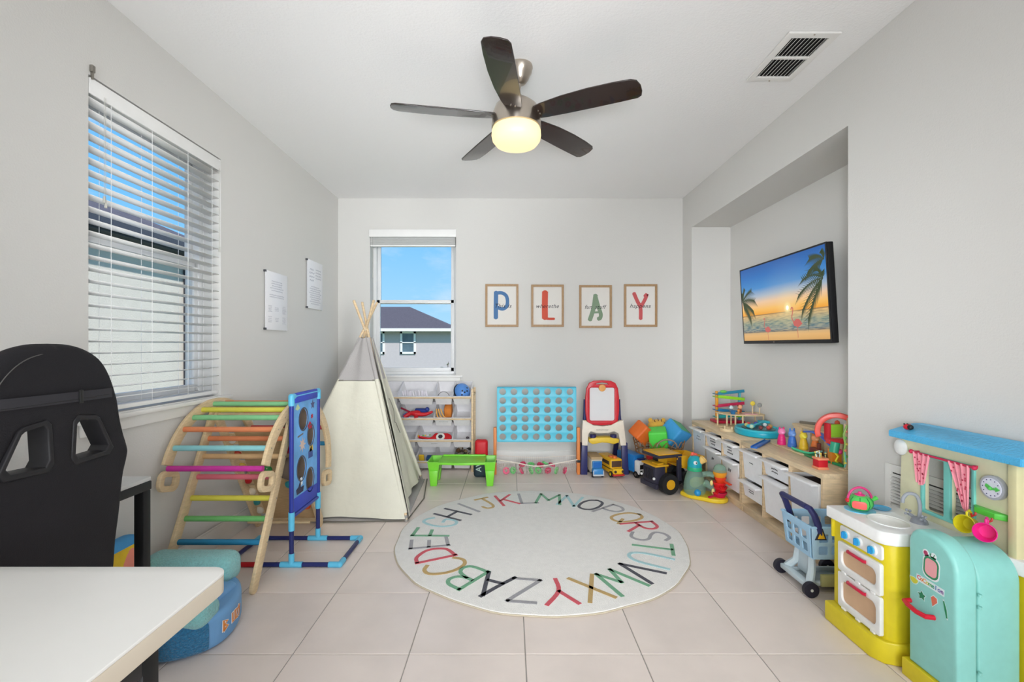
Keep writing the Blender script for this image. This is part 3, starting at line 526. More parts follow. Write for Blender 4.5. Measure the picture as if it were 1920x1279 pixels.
for hh in (ho, hl):
    cx = sum(p[0] for p in hh)/8; cy = sum(p[1] for p in hh)/8; o_ = [(cx+(p[0]-cx)*1.28, cy+(p[1]-cy)*1.25) for p in hh]; i_ = [(cx+(p[0]-cx)*.98, cy+(p[1]-cy)*.98) for p in hh]
    MB().plate(o_, [i_], .058, .004, MC, warp=lambda v: v+Vector((0, 0, -.003))).build('grommet_trim', pl((30, 29, 32), .55), c)
def strapz(y): return 1.068+.004*y/.2
MB().tube([(CX+.0082-.018*min(1, abs(u)/.22)**2.5, 1.25+u, strapz(u)) for u in [x*.01 for x in range(-15, 16)]], .002, 6).build('strap_edge', BLACKP, c)
m = MB(); L = [(u*.01) for u in range(-16, 17)]
t_ = bmesh.new(); row = [[t_.verts.new((CX+.0095-.018*min(1, abs(u)/.22)**2.5, 1.25+u, z)) for z in (1.062, 1.09)] for u in L]
for a, b in zip(row, row[1:]): t_.faces.new((a[0], b[0], b[1], a[1]))
m._m(t_, None).build('head_strap', pl((46, 45, 50), .7), c); MB().box(CX+.008, CX+.014, 1.292, 1.302, 1.058, 1.094, .001).build('buckle', pl((30, 30, 30)), c)
MB().tube([tuple(q) for q in bez([(CX-.012, 1.25-.176, 1.02), (CX-.006, 1.25-.165, 1.085), (CX-.004, 1.25-.135, 1.14), (CX-.006, 1.25-.09, 1.178), (CX-.012, 1.25-.03, 1.196), (CX-.016, 1.25+.04, 1.20)], 5)], .0012, 5).build('stitching', pl((90, 88, 86)), c)
MB().box(-1.72, -1.25, 1.02, 1.48, .40, .50, .04, seg=4).build('seat', LEA, c); MB().box(-1.70, -1.28, .985, 1.05, .42, .53, .03, seg=3).box(-1.70, -1.28, 1.45, 1.515, .42, .53, .03, seg=3).build('seat_bolster', LEA, c)
MB().box(-1.34, -1.24, 1.15, 1.35, .33, .56, .02).build('back_hinge', BLACKM, c)
for yy in (.99, 1.47): MB().box(-1.60, -1.35, yy, yy+.06, .655, .685, .012).build('armrest', BLACKP, c); MB().box(-1.50, -1.45, yy+.015, yy+.045, .36, .66, .008).build('arm_post', BLACKP, c)
MB().cyl((-1.47, 1.25, .14), (-1.47, 1.25, .40), .028).box(-1.58, -1.36, 1.15, 1.35, .37, .40, .01).build('gas_column', BLACKM, c)
for k in range(5):
    a = R(30+72*k); p = (-1.47+.27*math.cos(a), 1.25+.27*math.sin(a)); m = MB(); m.tube([(-1.47, 1.25, .12), (-1.47+.14*math.cos(a), 1.25+.14*math.sin(a), .105), (*p, .085)], [.035, .026, .018], 8); m.build('base_leg', BLACKP, c)
    MB().cyl((p[0]-.022, p[1], .028), (p[0]+.022, p[1], .028), .028).build('caster', RUBBER, c)
# ---------------------------------------------------------------- toddler sofa
TERRY = mat('terry_teal', (134, 196, 196), .95, bump=.9, bscale=160, var=.10, vscale=90, sheen=.4); TERB = mat('terry_blue', (42, 116, 160), .95, bump=1.0, bscale=160, var=.28, vscale=120, sheen=.3); SAT = mat('satin_blue', (110, 160, 208), .5, bump=.15, bscale=20, var=.04)
c = thing('toddler_sofa', 'small plush toddler sofa in teal and blue terry under the white desk corner', 'kids sofa', (-1.45, 2.0, 0))
foot = [(-1.70, 1.79), (-1.45, 1.775), (-1.34, 1.78), (-1.27, 1.80), (-1.20, 1.845), (-1.165, 1.93), (-1.18, 2.04), (-1.235, 2.15), (-1.31, 2.22), (-1.45, 2.25), (-1.70, 2.25)]
MB().plate([tuple(q)[:2] for q in bez([(a, b, 0) for a, b in foot], 4)], depth=.135, bev=.025, M=T(0, 0, .068), seg=4).build('seat_base', SAT, c)
MB().plate([tuple(q)[:2] for q in bez([(-1.69, 1.80, 0), (-1.45, 1.7695, 0), (-1.33, 1.7735, 0), (-1.267, 1.792, 0), (-1.212, 1.829, 0), (-1.190, 1.85, 0)], 4)]+[(-1.23, 1.89), (-1.69, 1.89)], depth=.12, bev=.018, M=T(0, 0, .066), seg=3).build('side_panel', TERB, c)
def roll(y0, y1, x1, z0, z1, nm): return MB().box(-1.70, x1, y0, y1, z0, z1, .049, seg=5).build(nm, TERRY, c, ang=80)
roll(1.80, 1.945, -1.185, .10, .20, 'armrest'); roll(2.12, 2.27, -1.285, .105, .245, 'armrest')
MB().box(-1.60, -1.23, 1.915, 2.125, .10, .155, .025, seg=3).build('seat_cushion', SAT, c)
MB().box(-1.765, -1.64, 1.80, 2.14, .05, .372, .055, seg=5).build('backrest', mat('print_blue', (70, 150, 205), .7, var=.1), c, ang=80)
MB().box(-1.768, -1.632, 1.805, 2.135, .12, .362, .055, seg=4).build('back_print', mat('print_yellow', (240, 196, 50), .7, var=.25, vscale=6), c, ang=80)
MB().sph((-1.655, 2.03, .265), .075, (.62, .9, 1)).build('back_print', mat('print_pink', (232, 140, 120), .7, var=.12), c, ang=80)
FT = [Vector(tuple(q)[:2]) for q in bez([(a, b, 0) for a, b in foot], 4)]; SHP = [[(-.01, -.02), (-.01, .02), (.008, .01), (-.006, 0), (.01, -.01), (-.008, -.02)], [(-.01, .02), (-.01, -.015), (.01, -.015), (.01, .02)], [(-.01, .018), (.01, .018), (-.01, -.018), (.01, -.018)], [(-.01, .02), (0, 0), (.01, .02), (-.006, -.02)]]
for i, yy in enumerate((1.925, 1.96, 1.995, 2.03)):
    k_ = min((k for k in range(len(FT)-1) if FT[k].x > -1.3), key=lambda k: abs((FT[k].y+FT[k+1].y)/2-yy)); p = (FT[k_]+FT[k_+1])/2; d_ = (FT[k_+1]-FT[k_]).normalized()
    MM = frame((p.x+d_.y*.002, p.y-d_.x*.002, .075), (d_.x, d_.y, 0), (0, 0, 1)); m2 = MB(); m2.ribbon(SHP[i], .018, .001, MM); o_ = m2.build('lettering_outline', WHITEP, c, smooth=False); m = MB(); m.ribbon(SHP[i], .010, .002, MM); m.build('lettering', pl((230, 140, 60)), o_, smooth=False)
# ---------------------------------------------------------------- climbing triangle + arch
RC = {'blue': (40, 128, 170), 'green': (108, 178, 104), 'yellow': (214, 206, 78), 'pink': (214, 108, 122), 'tan': (214, 176, 128), 'orange': (220, 132, 88), 'mint': (130, 196, 140), 'teal': (140, 202, 206), 'magenta': (196, 52, 150), 'red': (200, 60, 70)}
def rmat(n): return mat('rung_'+n, RC[n], .5, var=.05, vscale=20)
tr = thing('climbing_triangle', 'wooden climbing triangle frame with colourful rungs under the arch', 'climbing frame', (-1.48, 2.73, 0))
def rail(y0, z0, y1, z1, x, nm='rail', wd=.055, m_=BIRCH, par=None):
    a = Vector((y0, z0)); b = Vector((y1, z1)); dd = (b-a).normalized(); n_ = Vector((-dd.y, dd.x))*wd/2; r_ = []
    for k in range(7): th = PI/2+PI*k/6; r_.append(a+dd*wd/2*math.cos(th)*1+n_.normalized()*wd/2*math.sin(th)+dd*wd/2)
    for k in range(7): th = -PI/2+PI*k/6; r_.append(b+dd*wd/2*math.cos(th)+n_.normalized()*wd/2*math.sin(th)-dd*wd/2)
    m = MB().plate([tuple(q) for q in r_], depth=.018, bev=.002, M=YZ(x)); return m.build(nm, m_, par or tr)
TX0, TX1 = -1.713, -1.259
for x in (TX0, TX1): rail(2.285, 0, 2.72, .86, x); rail(3.165, 0, 2.70, .83, x+(.019 if x == TX0 else -.019))
for z, cn in ((.205, 'blue'), (.307, 'green'), (.40, 'yellow'), (.5, 'pink'), (.6, 'tan'), (.69, 'orange')):
    y = 2.285+.02+z/2.0; MB().cyl((TX0+.009, y, z), (TX1-.009, y, z), .0145, seg=16).build('rung', rmat(cn), tr, label=cn+' wooden rung')
    MB().cyl((TX1+.009, y, z), (TX1+.0105, y, z), .004, seg=8).build('screw', CHROME, tr)
MB().cyl((TX0, 2.71, .815), (TX1, 2.71, .815), .012, seg=12).build('pivot_bar', BIRCH, tr)
bd = thing('climbing_ramp', 'plywood climbing ramp with coloured holds leaning on the triangle', 'climbing ramp', (-1.48, 3.24, 0))
BX0, BX1 = -1.722, -1.301
for x in (BX0, BX1): rail(3.225, 0, 2.755, .80, x, 'side_rail', .05, BIRCH, bd)
dv = Vector((0, 2.755-3.225, .80)).normalized(); MM = frame((BX0, 3.202, .015), (1, 0, 0), dv)
MB().box(.075, .41, .04, .82, -.006, .006, .002, M=MM).build('ramp_board', DARKPLY, bd); MB().box(.009, .41, 0, .03, -.006, .006, .002, M=MM).build('cross_bar', BIRCH, bd); MB().cyl((BX0+.009, 3.06, .06), (BX1-.009, 3.06, .06), .009, seg=10).build('bottom_bar', BIRCH, bd)
for i, (u, v, cl) in enumerate(((.045, .12, (225, 220, 205)), (.045, .2, (60, 150, 150)), (.045, .3, (240, 225, 200)), (.045, .40, (190, 30, 40)), (.045, .52, (220, 190, 90)), (.045, .62, (190, 60, 40)), (.045, .74, (235, 230, 220)), (.36, .66, (190, 30, 40)), (.38, .74, (235, 225, 205)), (.30, .36, (50, 160, 170)), (.37, .16, (225, 90, 40)), (.2, .5, (60, 150, 80)))):
    MB().sph((0, 0, .008), .026, (1, 1.1, .7), MM @ T(u, v, 0)).cyl((0, 0, .0), (0, 0, .028), .006, seg=8, M=MM @ T(u, v, 0)).build('climbing_hold', pl(cl), bd)
    if u < .07: MB().box(.015, .075, v-.04, v+.04, -.004, .003, M=MM).build('hold_backing', BIRCH, bd, smooth=False)
ar = thing('climbing_arch', 'wooden climbing arch with rainbow rungs and ring handles resting on the triangle', 'climbing arch', (-1.48, 2.76, .45))
cy, cz = 2.76, .45
for x in (-1.7345, -1.2355):
    o_ = arc(cy, cz, .457, -8, 158, 28); i_ = arc(cy, cz, .397, 158, -8, 28)
    MB().plate(o_+i_, depth=.018, bev=.002, M=YZ(x)).build('arch_side', BIRCH, ar)
    for (hy, hz, a) in ((2.375, .535, -14), (3.155, .335, -10)):
        MM = YZ(x) @ T(hy, hz-.008, 0) @ RZ(a); MB().plate(rrect(-.07, .07, -.052, .052, .042), [rrect(-.040, .040, -.022, .022, .014)[::-1]], .022, .003, MM).build('ring_handle', BIRCH, ar)
for a, cn in ((160, 'magenta'), (146, 'teal'), (131, 'orange'), (119, 'mint'), (108, 'yellow'), (94, 'mint'), (79, 'orange'), (64, 'tan'), (49, 'pink'), (31, 'red'), (14, 'blue')):
    y, z = cy+.427*math.cos(R(a)), cz+.427*math.sin(R(a)); MB().cyl((-1.7255, y, z), (-1.2445, y, z), .0145, seg=16).build('rung', rmat(cn), ar, label=cn+' wooden rung'); MB().cyl((-1.2265, y, z), (-1.225, y, z), .004, seg=8).build('screw', CHROME, ar)
# ---------------------------------------------------------------- toss game frame
PN = pl((34, 42, 100)); PB = pl((38, 56, 150)); PC = pl((96, 190, 226))
tg = thing('toss_game', 'blue pipe-framed bean bag toss game with printed panel and holes', 'toss game', (-1.2, 2.74, 0))
r = .0125; z = .0135; XA, XB_, YA, Y2 = -1.565, -.935, 2.57, 2.925
def pipe(a, b, m_=PN, nm='pipe', rr_=r, lab=None): MB().cyl(a, b, rr_, seg=14).build(nm, m_, tg, lab)
pipe((XA, YA, z), (-1.53, YA, z)); pipe((-1.53, YA, z), (-1.36, YA, z), RED, rr_=.0135, lab='red pipe section'); pipe((-1.36, YA, z), (XB_, YA, z)); pipe((XA, Y2, z), (XB_, Y2, z)); pipe((XA, YA, z), (XA, Y2, z)); pipe((XB_, YA, z), (XB_, Y2, z))
for x in (XA, XB_):
    for y in (YA, Y2): sx_ = 1 if x == XA else -1; sy_ = 1 if y == YA else -1; MB().cyl((x, y, z), (x+.06*sx_, y, z), .0155, seg=14).cyl((x, y, z), (x, y+.06*sy_, z), .0155, seg=14).sph((x, y, z), .0165).build('corner_connector', PC, tg)
for y, xu in ((YA, -1.195), (Y2, -1.23)):
    xu = -1.20
    MB().cyl((xu-.06, y, z), (xu+.06, y, z), .0155, seg=14).cyl((xu, y, z), (xu, y, .075), .0155, seg=14).build('tee_connector', PC, tg)
    pipe((xu, y, .05), (xu, y, .26)); pipe((xu, y, .26), (xu, y, .92), PB); MB().cyl((xu, y, .20), (xu, y, .30), .0165, seg=14).build('sleeve_connector', PC, tg)
    MB().cyl((xu, y, .885), (xu, y, .935), .0165, seg=14).sph((xu, y, .935), .0165).cyl((xu, y, .935), (xu, y+(.03 if y == YA else -.03), .935), .0155, seg=14).build('elbow_connector', PC, tg)
pipe((-1.2, YA+.02, .935), (-1.2, Y2-.02, .935), PC)
hs = [(2.715, .79, .055, .062), (2.815, .68, .045, .06), (2.69, .51, .055, .068), (2.805, .415, .05, .068)]
PAN = mat('banner_blue', (110, 170, 226), .75, var=.25, vscale=7, bump=.1, bscale=200)
bn = MB().plate([(YA+.02, .36), (Y2-.02, .33), (Y2-.02, .925), (YA+.02, .925)], [circ(a, b, c_, 22, d_)[::-1] for a, b, c_, d_ in hs], .004, 0, YZ(-1.2)).build('banner', PAN, tg, smooth=False)
for a, b, c_, d_ in hs:
    MB().plate(circ(a, b, c_+.007, 22, d_+.007), [circ(a, b, c_, 22, d_)[::-1]], .002, 0, YZ(-1.197)).build('hole_trim', pl((60, 62, 84)), tg)
    MB().lathe([(c_, 0), (c_*1.05, -.05), (c_*.8, -.1), (0, -.115)], seg=20, M=YZ(-1.203) @ T(a, b, 0) @ S(1, d_/c_, 1)).build('catch_pocket', mat('pocket_mesh', (104, 90, 78), .9, var=.1), tg)
MB().box(-1.206, -1.196, YA+.02, Y2-.02, .285, .365, .002).build('banner_sleeve', pl((62, 80, 190), .7), tg); MB().box(-1.214, -1.188, YA+.03, Y2-.03, .895, .95, .006).build('banner_sleeve', pl((62, 80, 190), .7), tg)
MB().cyl((-1.2, YA, .272), (-1.2, Y2, .272), .011, seg=10).build('pipe', PB, tg)
def star(r1, r2, n, ph=90): return [((r1 if k % 2 == 0 else r2)*math.cos(R(ph+180*k/n)), (r1 if k % 2 == 0 else r2)*math.sin(R(ph+180*k/n))) for k in range(2*n)]
for (a, b, pts, cl) in ((2.70, .645, star(.045, .02, 8), (214, 190, 180)), (2.81, .575, [(-.03, -.03), (.03, -.03), (.03, 0), (.015, .02), (.012, .045), (-.01, .02), (-.03, .01)], (70, 90, 150)), (2.67, .405, [(-.04, -.03), (.04, -.03), (.05, 0), (.01, .0), (.008, .05), (-.02, .01), (-.05, 0)], (60, 60, 84)), (2.685, .43, [(-.012, -.02), (.016, -.01), (.012, .03), (-.014, .03)], (235, 238, 245)), (2.84, .86, star(.03, .014, 5), (90, 90, 130)), (2.83, .79, star(.018, .01, 6), (190, 40, 60)), (2.64, .87, [(-.03, -.01), (.0, .018), (.03, -.01), (.0, -.02)], (190, 214, 170)), (2.80, .74, [(-.03, 0), (0, .025), (.03, 0), (.02, -.02), (-.02, -.02)], (180, 40, 60)), (2.82, .60, [(-.025, -.02), (.025, -.015), (.02, .015), (-.02, .02)], (226, 190, 90)), (2.67, .70, [(-.03, -.006), (.04, .004), (.04, .012), (-.03, .004)], (120, 110, 110))):
    MB().plate(pts, depth=.0008, M=YZ(-1.1972) @ T(a, b, 0)).build('banner_print', pl(cl, .8), bn, smooth=False)
# ---------------------------------------------------------------- teepee tent
CAN = mat('canvas_cream', (226, 223, 206), .92, bump=.35, bscale=30, var=.03, vscale=6); CAG = mat('canvas_grey', (180, 176, 174), .92, bump=.3, bscale=200, var=.04); DKH = mat('canvas_hem', (120, 116, 106), .9, var=.05)
tp = thing('teepee_tent', 'cream canvas teepee play tent with grey top and crossed wooden poles', 'play tent', (-1.18, 3.73, 0))
ax, ay, az = -1.15, 3.73, 1.36; C4 = [(-1.655, 3.235), (-.715, 3.235), (-.80, 4.235), (-1.655, 4.235)]
tp_c = Vector((ax, ay, az))
for k, (x, y) in enumerate(C4):
    a = Vector((x, y, .012)); dd = (tp_c-a); e = a+dd*1.155+Vector((.012*(1 if k % 2 else -1), .01*(1 if k < 2 else -1), 0)); MB().tube([a, a+dd*.5, e], [.011, .011, .010], 10).build('pole', PINE, tp)
    MB().cyl(a-Vector((0, 0, .012)), a+dd.normalized()*.03, .014, seg=10).build('pole_foot', pl((150, 146, 140)), tp)
    MB().tube([a+dd*.03, a+dd*(.952/az)], .0165, 12, cap=False).build('pole_sleeve', CAN, tp); MB().tube([a+dd*(.952/az), a+dd*(1.275/az)], .0165, 12, cap=False).build('pole_sleeve', CAG, tp)
MB().tube([(ax+.016*math.cos(t*.9), ay+.016*math.sin(t*.9), az-.03+.002*t) for t in range(20)], .003, 5).build('rope_tie', mat('rope', (225, 220, 205), .9, bump=.3), tp)
def face(P0, P1, u0, u1, z0, z1, m_, nm, sag=.02, zb=0, seed=0, off=.016, thick=None, foldn=0):
    # patch of the pyramid side between corners P0,P1 ; u along base, z from z0 to z1
    t_ = bmesh.new(); n, k = 14, 22; G = []; A = Vector((*P0, 0)); B = Vector((*P1, 0)); nn = (B-A).cross(Vector((0, 0, 1))).normalized()
    for j in range(k+1):
        row_ = []
        for i in range(n+1):
            u = u0+(u1-u0)*i/n; z = z0+(z1-z0)*j/k; s_ = z/az; base = A.lerp(B, u); top = Vector((ax, ay, 0)); p = base.lerp(top, s_); p.z = z
            w_ = math.sin(PI*u)*(1-s_); d_ = -sag*w_+.012*math.sin(9*u+seed+3*s_)+.006*math.sin(23*u+seed*2-7*s_)*(1-s_)*math.sin(PI*u)
            if foldn: d_ += foldn*math.sin(16*u+seed)*(1-s_)
            row_.append(t_.verts.new(p+nn*(d_+off)))
        G.append(row_)
    for j in range(k):
        for i in range(n): t_.faces.new((G[j][i], G[j][i+1], G[j+1][i+1], G[j+1][i]))
    bmesh.ops.recalc_face_normals(t_, faces=t_.faces); bmesh.ops.solidify(t_, geom=t_.faces[:], thickness=.002)
    m = MB(); m._m(t_, None); return m.build(nm, m_, tp, ang=80)
ZG, ZT = .952, 1.275
for a, b, sd_ in ((0, 1, 0), (2, 3, 4), (3, 0, 6)):
    face(C4[a], C4[b], 0, 1, .02, ZG, CAN, 'canvas_wall', .03, seed=sd_); face(C4[a], C4[b], 0, 1, ZG, ZT, CAG, 'canvas_top', .01, seed=sd_); face(C4[a], C4[b], 0, 1, ZG-.006, ZG+.004, DKH, 'seam', .03, off=.018, seed=sd_)
face(C4[1], C4[2], 0, .30, .03, ZT, CAN, 'door_flap', .03, seed=1); face(C4[1], C4[2], .31, 1, .06, ZT, CAN, 'door_flap', .03, seed=2, foldn=.012); face(C4[1], C4[2], .0, 1, ZG, ZT, CAG, 'canvas_top', .01, off=.022)
def onf(u, z, off=.03): A = Vector((*C4[1], 0)); B = Vector((*C4[2], 0)); s_ = z/az; p = A.lerp(B, u).lerp(Vector((ax, ay, 0)), s_); p.z = z; return p+(B-A).cross(Vector((0, 0, 1))).normalized()*off
MB().tube([onf(.42, .80-.01*k, .03+.01*math.sin(k*.2)) if k < 20 else onf(.42+(k-20)*.010, .61-.01*(k-20), .03) for k in range(30)], .003, 5).build('flap_tie', DKH, tp)
MB().plate([(C4[0][0], C4[0][1]), (C4[1][0], C4[1][1]), (C4[2][0]+.03, C4[2][1]), (C4[3][0], C4[3][1])], depth=.008, bev=.002, M=T(0, 0, .006)).build('floor_mat', CAG, tp)
MB().tube([(C4[0][0], C4[0][1]-.004, .008), (-1.2, 3.20, .008), (C4[1][0]+.004, C4[1][1]-.004, .008), (-.68, 3.7, .008), (C4[2][0]+.05, C4[2][1], .008)], .005, 6).build('mat_piping', DKH, tp)
# ---------------------------------------------------------------- toy bin shelf on the back wall
sh = thing('bin_shelf', 'low pine rack of tilted white bins under the back window', 'shelf', (-.73, 4.66, 0))
SX0, SX1 = -1.29, -.352; YF, YBk = 4.515, 4.795; RZs = (.724, .517, .307, .10)
for x in (SX0, SX1-.02):
    MB().box(x, x+.02, YF-.012, YF+.018, 0, .80, .003).build('front_post', PINE, sh); MB().box(x, x+.02, YBk-.005, YBk+.02, 0, .79, .003).build('rear_post', PINE, sh)
    MB().box(x+.002, x+.018, YF+.018, YBk-.005, .05, .075, .002).box(x+.002, x+.018, YF+.018, YBk-.005, .72, .745, .002).build('side_rail', PINE, sh)
for z in RZs:
    MB().cyl((SX0+.02, YF, z-.012), (SX1-.02, YF, z-.012), .008, seg=10).build('front_rail', PINE, sh); MB().cyl((SX0+.02, 4.75, z-.016), (SX1-.02, 4.75, z-.016), .008, seg=10).build('rear_rail', PINE, sh)
BINW = pl((232, 230, 232), .45)
U = lambda k: -1.088+.1775*k
def binm(row, k0, k1, label, lab=None):
    MM = T(0, YF-.004, RZs[row]) @ RX(24); x0, x1 = U(k0)+.004, U(k1)-.004
    b = MB().openbox(x0, x1, .0, .30, -.10, 0, .003, .86, .006, MM, .005)
    o = b.build('storage_bin', BINW); tag(o, label, 'bin', 'white bins on the pine rack')
    if lab:
        s = MB(); scribble(s, lab[0], .011, 1, MM @ T((x0+x1)/2+lab[1], .0105-.0, -.045) @ RX(0) @ frame((0, -.008, 0), (1, 0, 0), (0, -.14, 1)), lab[2]); s.build('bin_label', INK, o, smooth=False)
    return MM, (x0+x1)/2
binm(0, 0, 2, 'wide white bin of white tubes, top row of the pine rack'); binm(0, 2, 3, 'white bin with a black-rimmed ring, middle of the top rack row'); binm(0, 3, 4, 'white bin holding the blue helmet, right end of top rack row')
binm(1, 0, 2, 'wide labelled white bin of red and blue toys, second rack row', (.05, -.03, 1)); binm(1, 2, 3, 'labelled white bin holding orange straps, second rack row', (.09, 0, 2)); binm(1, 3, 4, 'empty white bin at right end of the second rack row')
binm(2, 0, 1, 'white bin behind the tent edge, third rack row'); binm(2, 1, 3, 'wide labelled white bin with red instrument, third rack row', (.085, 0, 3)); binm(2, 3, 4, 'almost empty white bin at right end of the third rack row')
for r_, t_n in enumerate(('top', 'second', 'third', 'bottom')): binm(r_, -1, 0, 'white bin hidden behind the tent at left end of %s rack row' % t_n)
binm(3, 0, 1, 'white bin mostly hidden by the tent, bottom rack row'); binm(3, 1, 2, 'white bin with yellow and blue toys, bottom rack row'); binm(3, 2, 3, 'empty white bin above the green table, bottom rack row'); binm(3, 3, 4, 'white bin full of mixed brown figures, bottom rack row')
def rowM(r_): return T(0, YF-.004, RZs[r_]) @ RX(24)
rr = random.Random(5)
for i in range(14):   # white tubes
    p = (U(0)+.055+.018*i, .09, -.055); tag(MB().lathe([(.006, 0), (.009, 0), (.009, .085), (.006, .085), (.006, 0)], seg=10, M=rowM(0) @ T(U(0)+.05+.0175*i, .05+.012*(i % 3), -.05) @ RX(8) @ RY(rr.uniform(-6, 6))).build('white_tube', pl((245, 240, 246))), 'small white tube standing in the top left rack bin', 'tube', 'white tubes in the top rack bin')
tag(MB().tube([tuple(rowM(0) @ Vector((U(2.5)+.055*math.cos(R(a)), .03+.03*math.sin(R(a)), -.02+.04*math.sin(R(a))))) for a in range(0, 181, 12)], .003, 6).build('black_headband', pl((80, 78, 84))), 'thin black curved band in the middle top rack bin', 'headband')
hm = thing('kids_helmet', 'blue child helmet with black vent holes lying in the top right bin', 'helmet', M=rowM(0) @ T(U(3.5)-.002, .10, -.005) @ RZ(15) @ RX(35) @ RY(22))
M_ = WM[hm.name]; MB().sph((0, 0, 0), .08, (1, 1.1, .95), M_, seg=28).build('shell', pl((86, 140, 212), .3), hm)
for az_, el in ((-110, 62), (-150, 60), (-90, 35), (-60, 70), (-125, 38), (20, 75)): d_ = Vector((math.cos(R(az_))*math.cos(R(el)), 1.1*math.sin(R(az_))*math.cos(R(el)), .95*math.sin(R(el))))*.08; MB().cyl(d_*.96, d_*1.012, .0085, seg=12, M=M_).build('vent_hole', pl((20, 24, 40)), hm)
MB().tube([tuple(.083*Vector((math.cos(R(a)), 1.1*math.sin(R(a)), -.12))) for a in range(0, 360, 15)], .006, 6, closed=True, M=M_).build('rim', pl((20, 20, 26)), hm)
def item(name, label, cat, m_, mb, grp=None): return tag(mb.build(name, m_), label, cat, grp)
M2 = rowM(1); item('toy_blaster', 'red plastic toy arm shape lying across the second row bin', 'toy', RED, MB().tube([tuple(q) for q in bez([(U(.35), .02, -.0), (U(.7), .05, .02), (U(1.0), .03, .03), (U(1.45), .05, .01), (U(1.9), .06, .035)], 4)], [.016, .018, .02, .02, .022, .024, .024, .024, .022, .02, .02, .02, .018, .016, .014, .012, .01], 10, M=M2).cyl((U(1.0), .03, .02), (U(1.05), -.005, .012), .016, .02, M=M2).sph((U(1.0), .06, .025), .03, (1.4, .8, .7), M2))
item('toy_ball', 'small blue ball at the left end of the second row bin', 'ball', BLUE, MB().sph((U(.42), .05, -.01), .03, M=M2)); item('toy_gauntlet', 'dark blue toy behind the red arm in second row bin', 'toy', pl((50, 70, 150)), MB().box(U(.85), U(1.6), .10, .14, -.02, .03, .012, M2).sph((U(1.55), .11, .03), .022, M=M2))
item('red_rail', 'dark red toy stick leaning at the back of second row bin', 'toy', pl((150, 30, 60)), MB().cyl((U(.1), .12, .04), (U(.9), .06, .005), .009, M=M2))
bp = thing('toy_basket', 'orange toy bag with tan straps in the second row bin', 'bag', M=M2 @ T(U(2.5), .12, -.05)); MM = WM[bp.name]
MB().box(-.0, .075, -.06, .06, 0, .12, .02, MM).build('bag_body', pl((214, 128, 52), .8), bp)
for k in range(3): MB().tube([tuple(q) for q in bez([(-.07+.02*k, -.05, .11), (-.06+.03*k, -.085, .05), (-.02+.035*k, -.09, .01)], 4)], .007, 6, M=MM).build('strap', pl((224, 170, 96), .8), bp)
M3 = rowM(2); gt = thing('toy_guitar', 'red toy guitar with white face in the third row bin', 'toy instrument', M=M3 @ T(U(2), .07, -.02)); MM = WM[gt.name] @ RX(20)
MB().plate([tuple(q)[:2] for q in bez([(-.17, .02, 0), (-.05, -.01, 0), (.0, .04, 0), (.05, .035, 0), (.12, .04, 0), (.165, .0, 0), (.13, -.05, 0), (.05, -.04, 0), (-.02, -.045, 0), (-.17, -.0, 0)], 5)], depth=.03, bev=.006, M=MM).build('body', RED, gt); MB().cyl((.055, -.005, .012), (.055, -.005, .02), .042, M=MM).build('face_plate', pl((228, 228, 220)), gt); MB().cyl((.055, -.005, .018), (.055, -.005, .023), .022, M=MM).build('speaker', pl((60, 50, 60)), gt)
for k in range(6): MB().sph((-.16+.022*k, .005+.002*k, .018), .007, M=MM).build('key', [YELLOW, WHITEP, GREEN][k % 3], gt)
M4 = rowM(3); item('yellow_book', 'yellow block standing in the bottom rack bin', 'toy', pl((232, 190, 50)), MB().box(U(1.12), U(1.42), .05, .07, -.08, .03, .006, M4)); item('blue_toy', 'dark blue toy beside yellow block in the bottom rack bin', 'toy', pl((50, 90, 140)), MB().box(U(1.5), U(1.9), .06, .12, -.07, -.01, .012, M4).sph((U(1.8), .05, -.02), .02, M=M4))
for i in range(26):
    q = M4 @ Vector((U(3)+rr.uniform(.02, .155), rr.uniform(.05, .26), -.05+rr.uniform(0, .04))); MM = Matrix.Translation(q) @ RZ(rr.uniform(0, 360)) @ RX(rr.uniform(0, 180)); cl = rr.choice([(122, 92, 60), (84, 66, 52), (176, 150, 112), (60, 54, 50), (150, 120, 70), (200, 190, 175)])
    item('toy_animal', 'tiny mixed brown animal figure in the bottom right rack bin', 'toy animal', pl(cl, .6), MB().sph((0, 0, 0), .017, (1.5, .8, .8), MM, 8).sph((.026, 0, .008), .010, M=MM, seg=8).cyl((-.012, 0, 0), (-.014, 0, -.024), .004, seg=5, M=MM).cyl((.012, 0, 0), (.014, 0, -.024), .004, seg=5, M=MM), 'tiny animal figures in the bottom rack bin')
item('black_figure', 'tiny dark toy on the rim of third row right bin', 'toy', pl((60, 50, 60)), MB().sph((U(3.82), .02, .012), .012, (1.4, 1, .9), M3, 10))
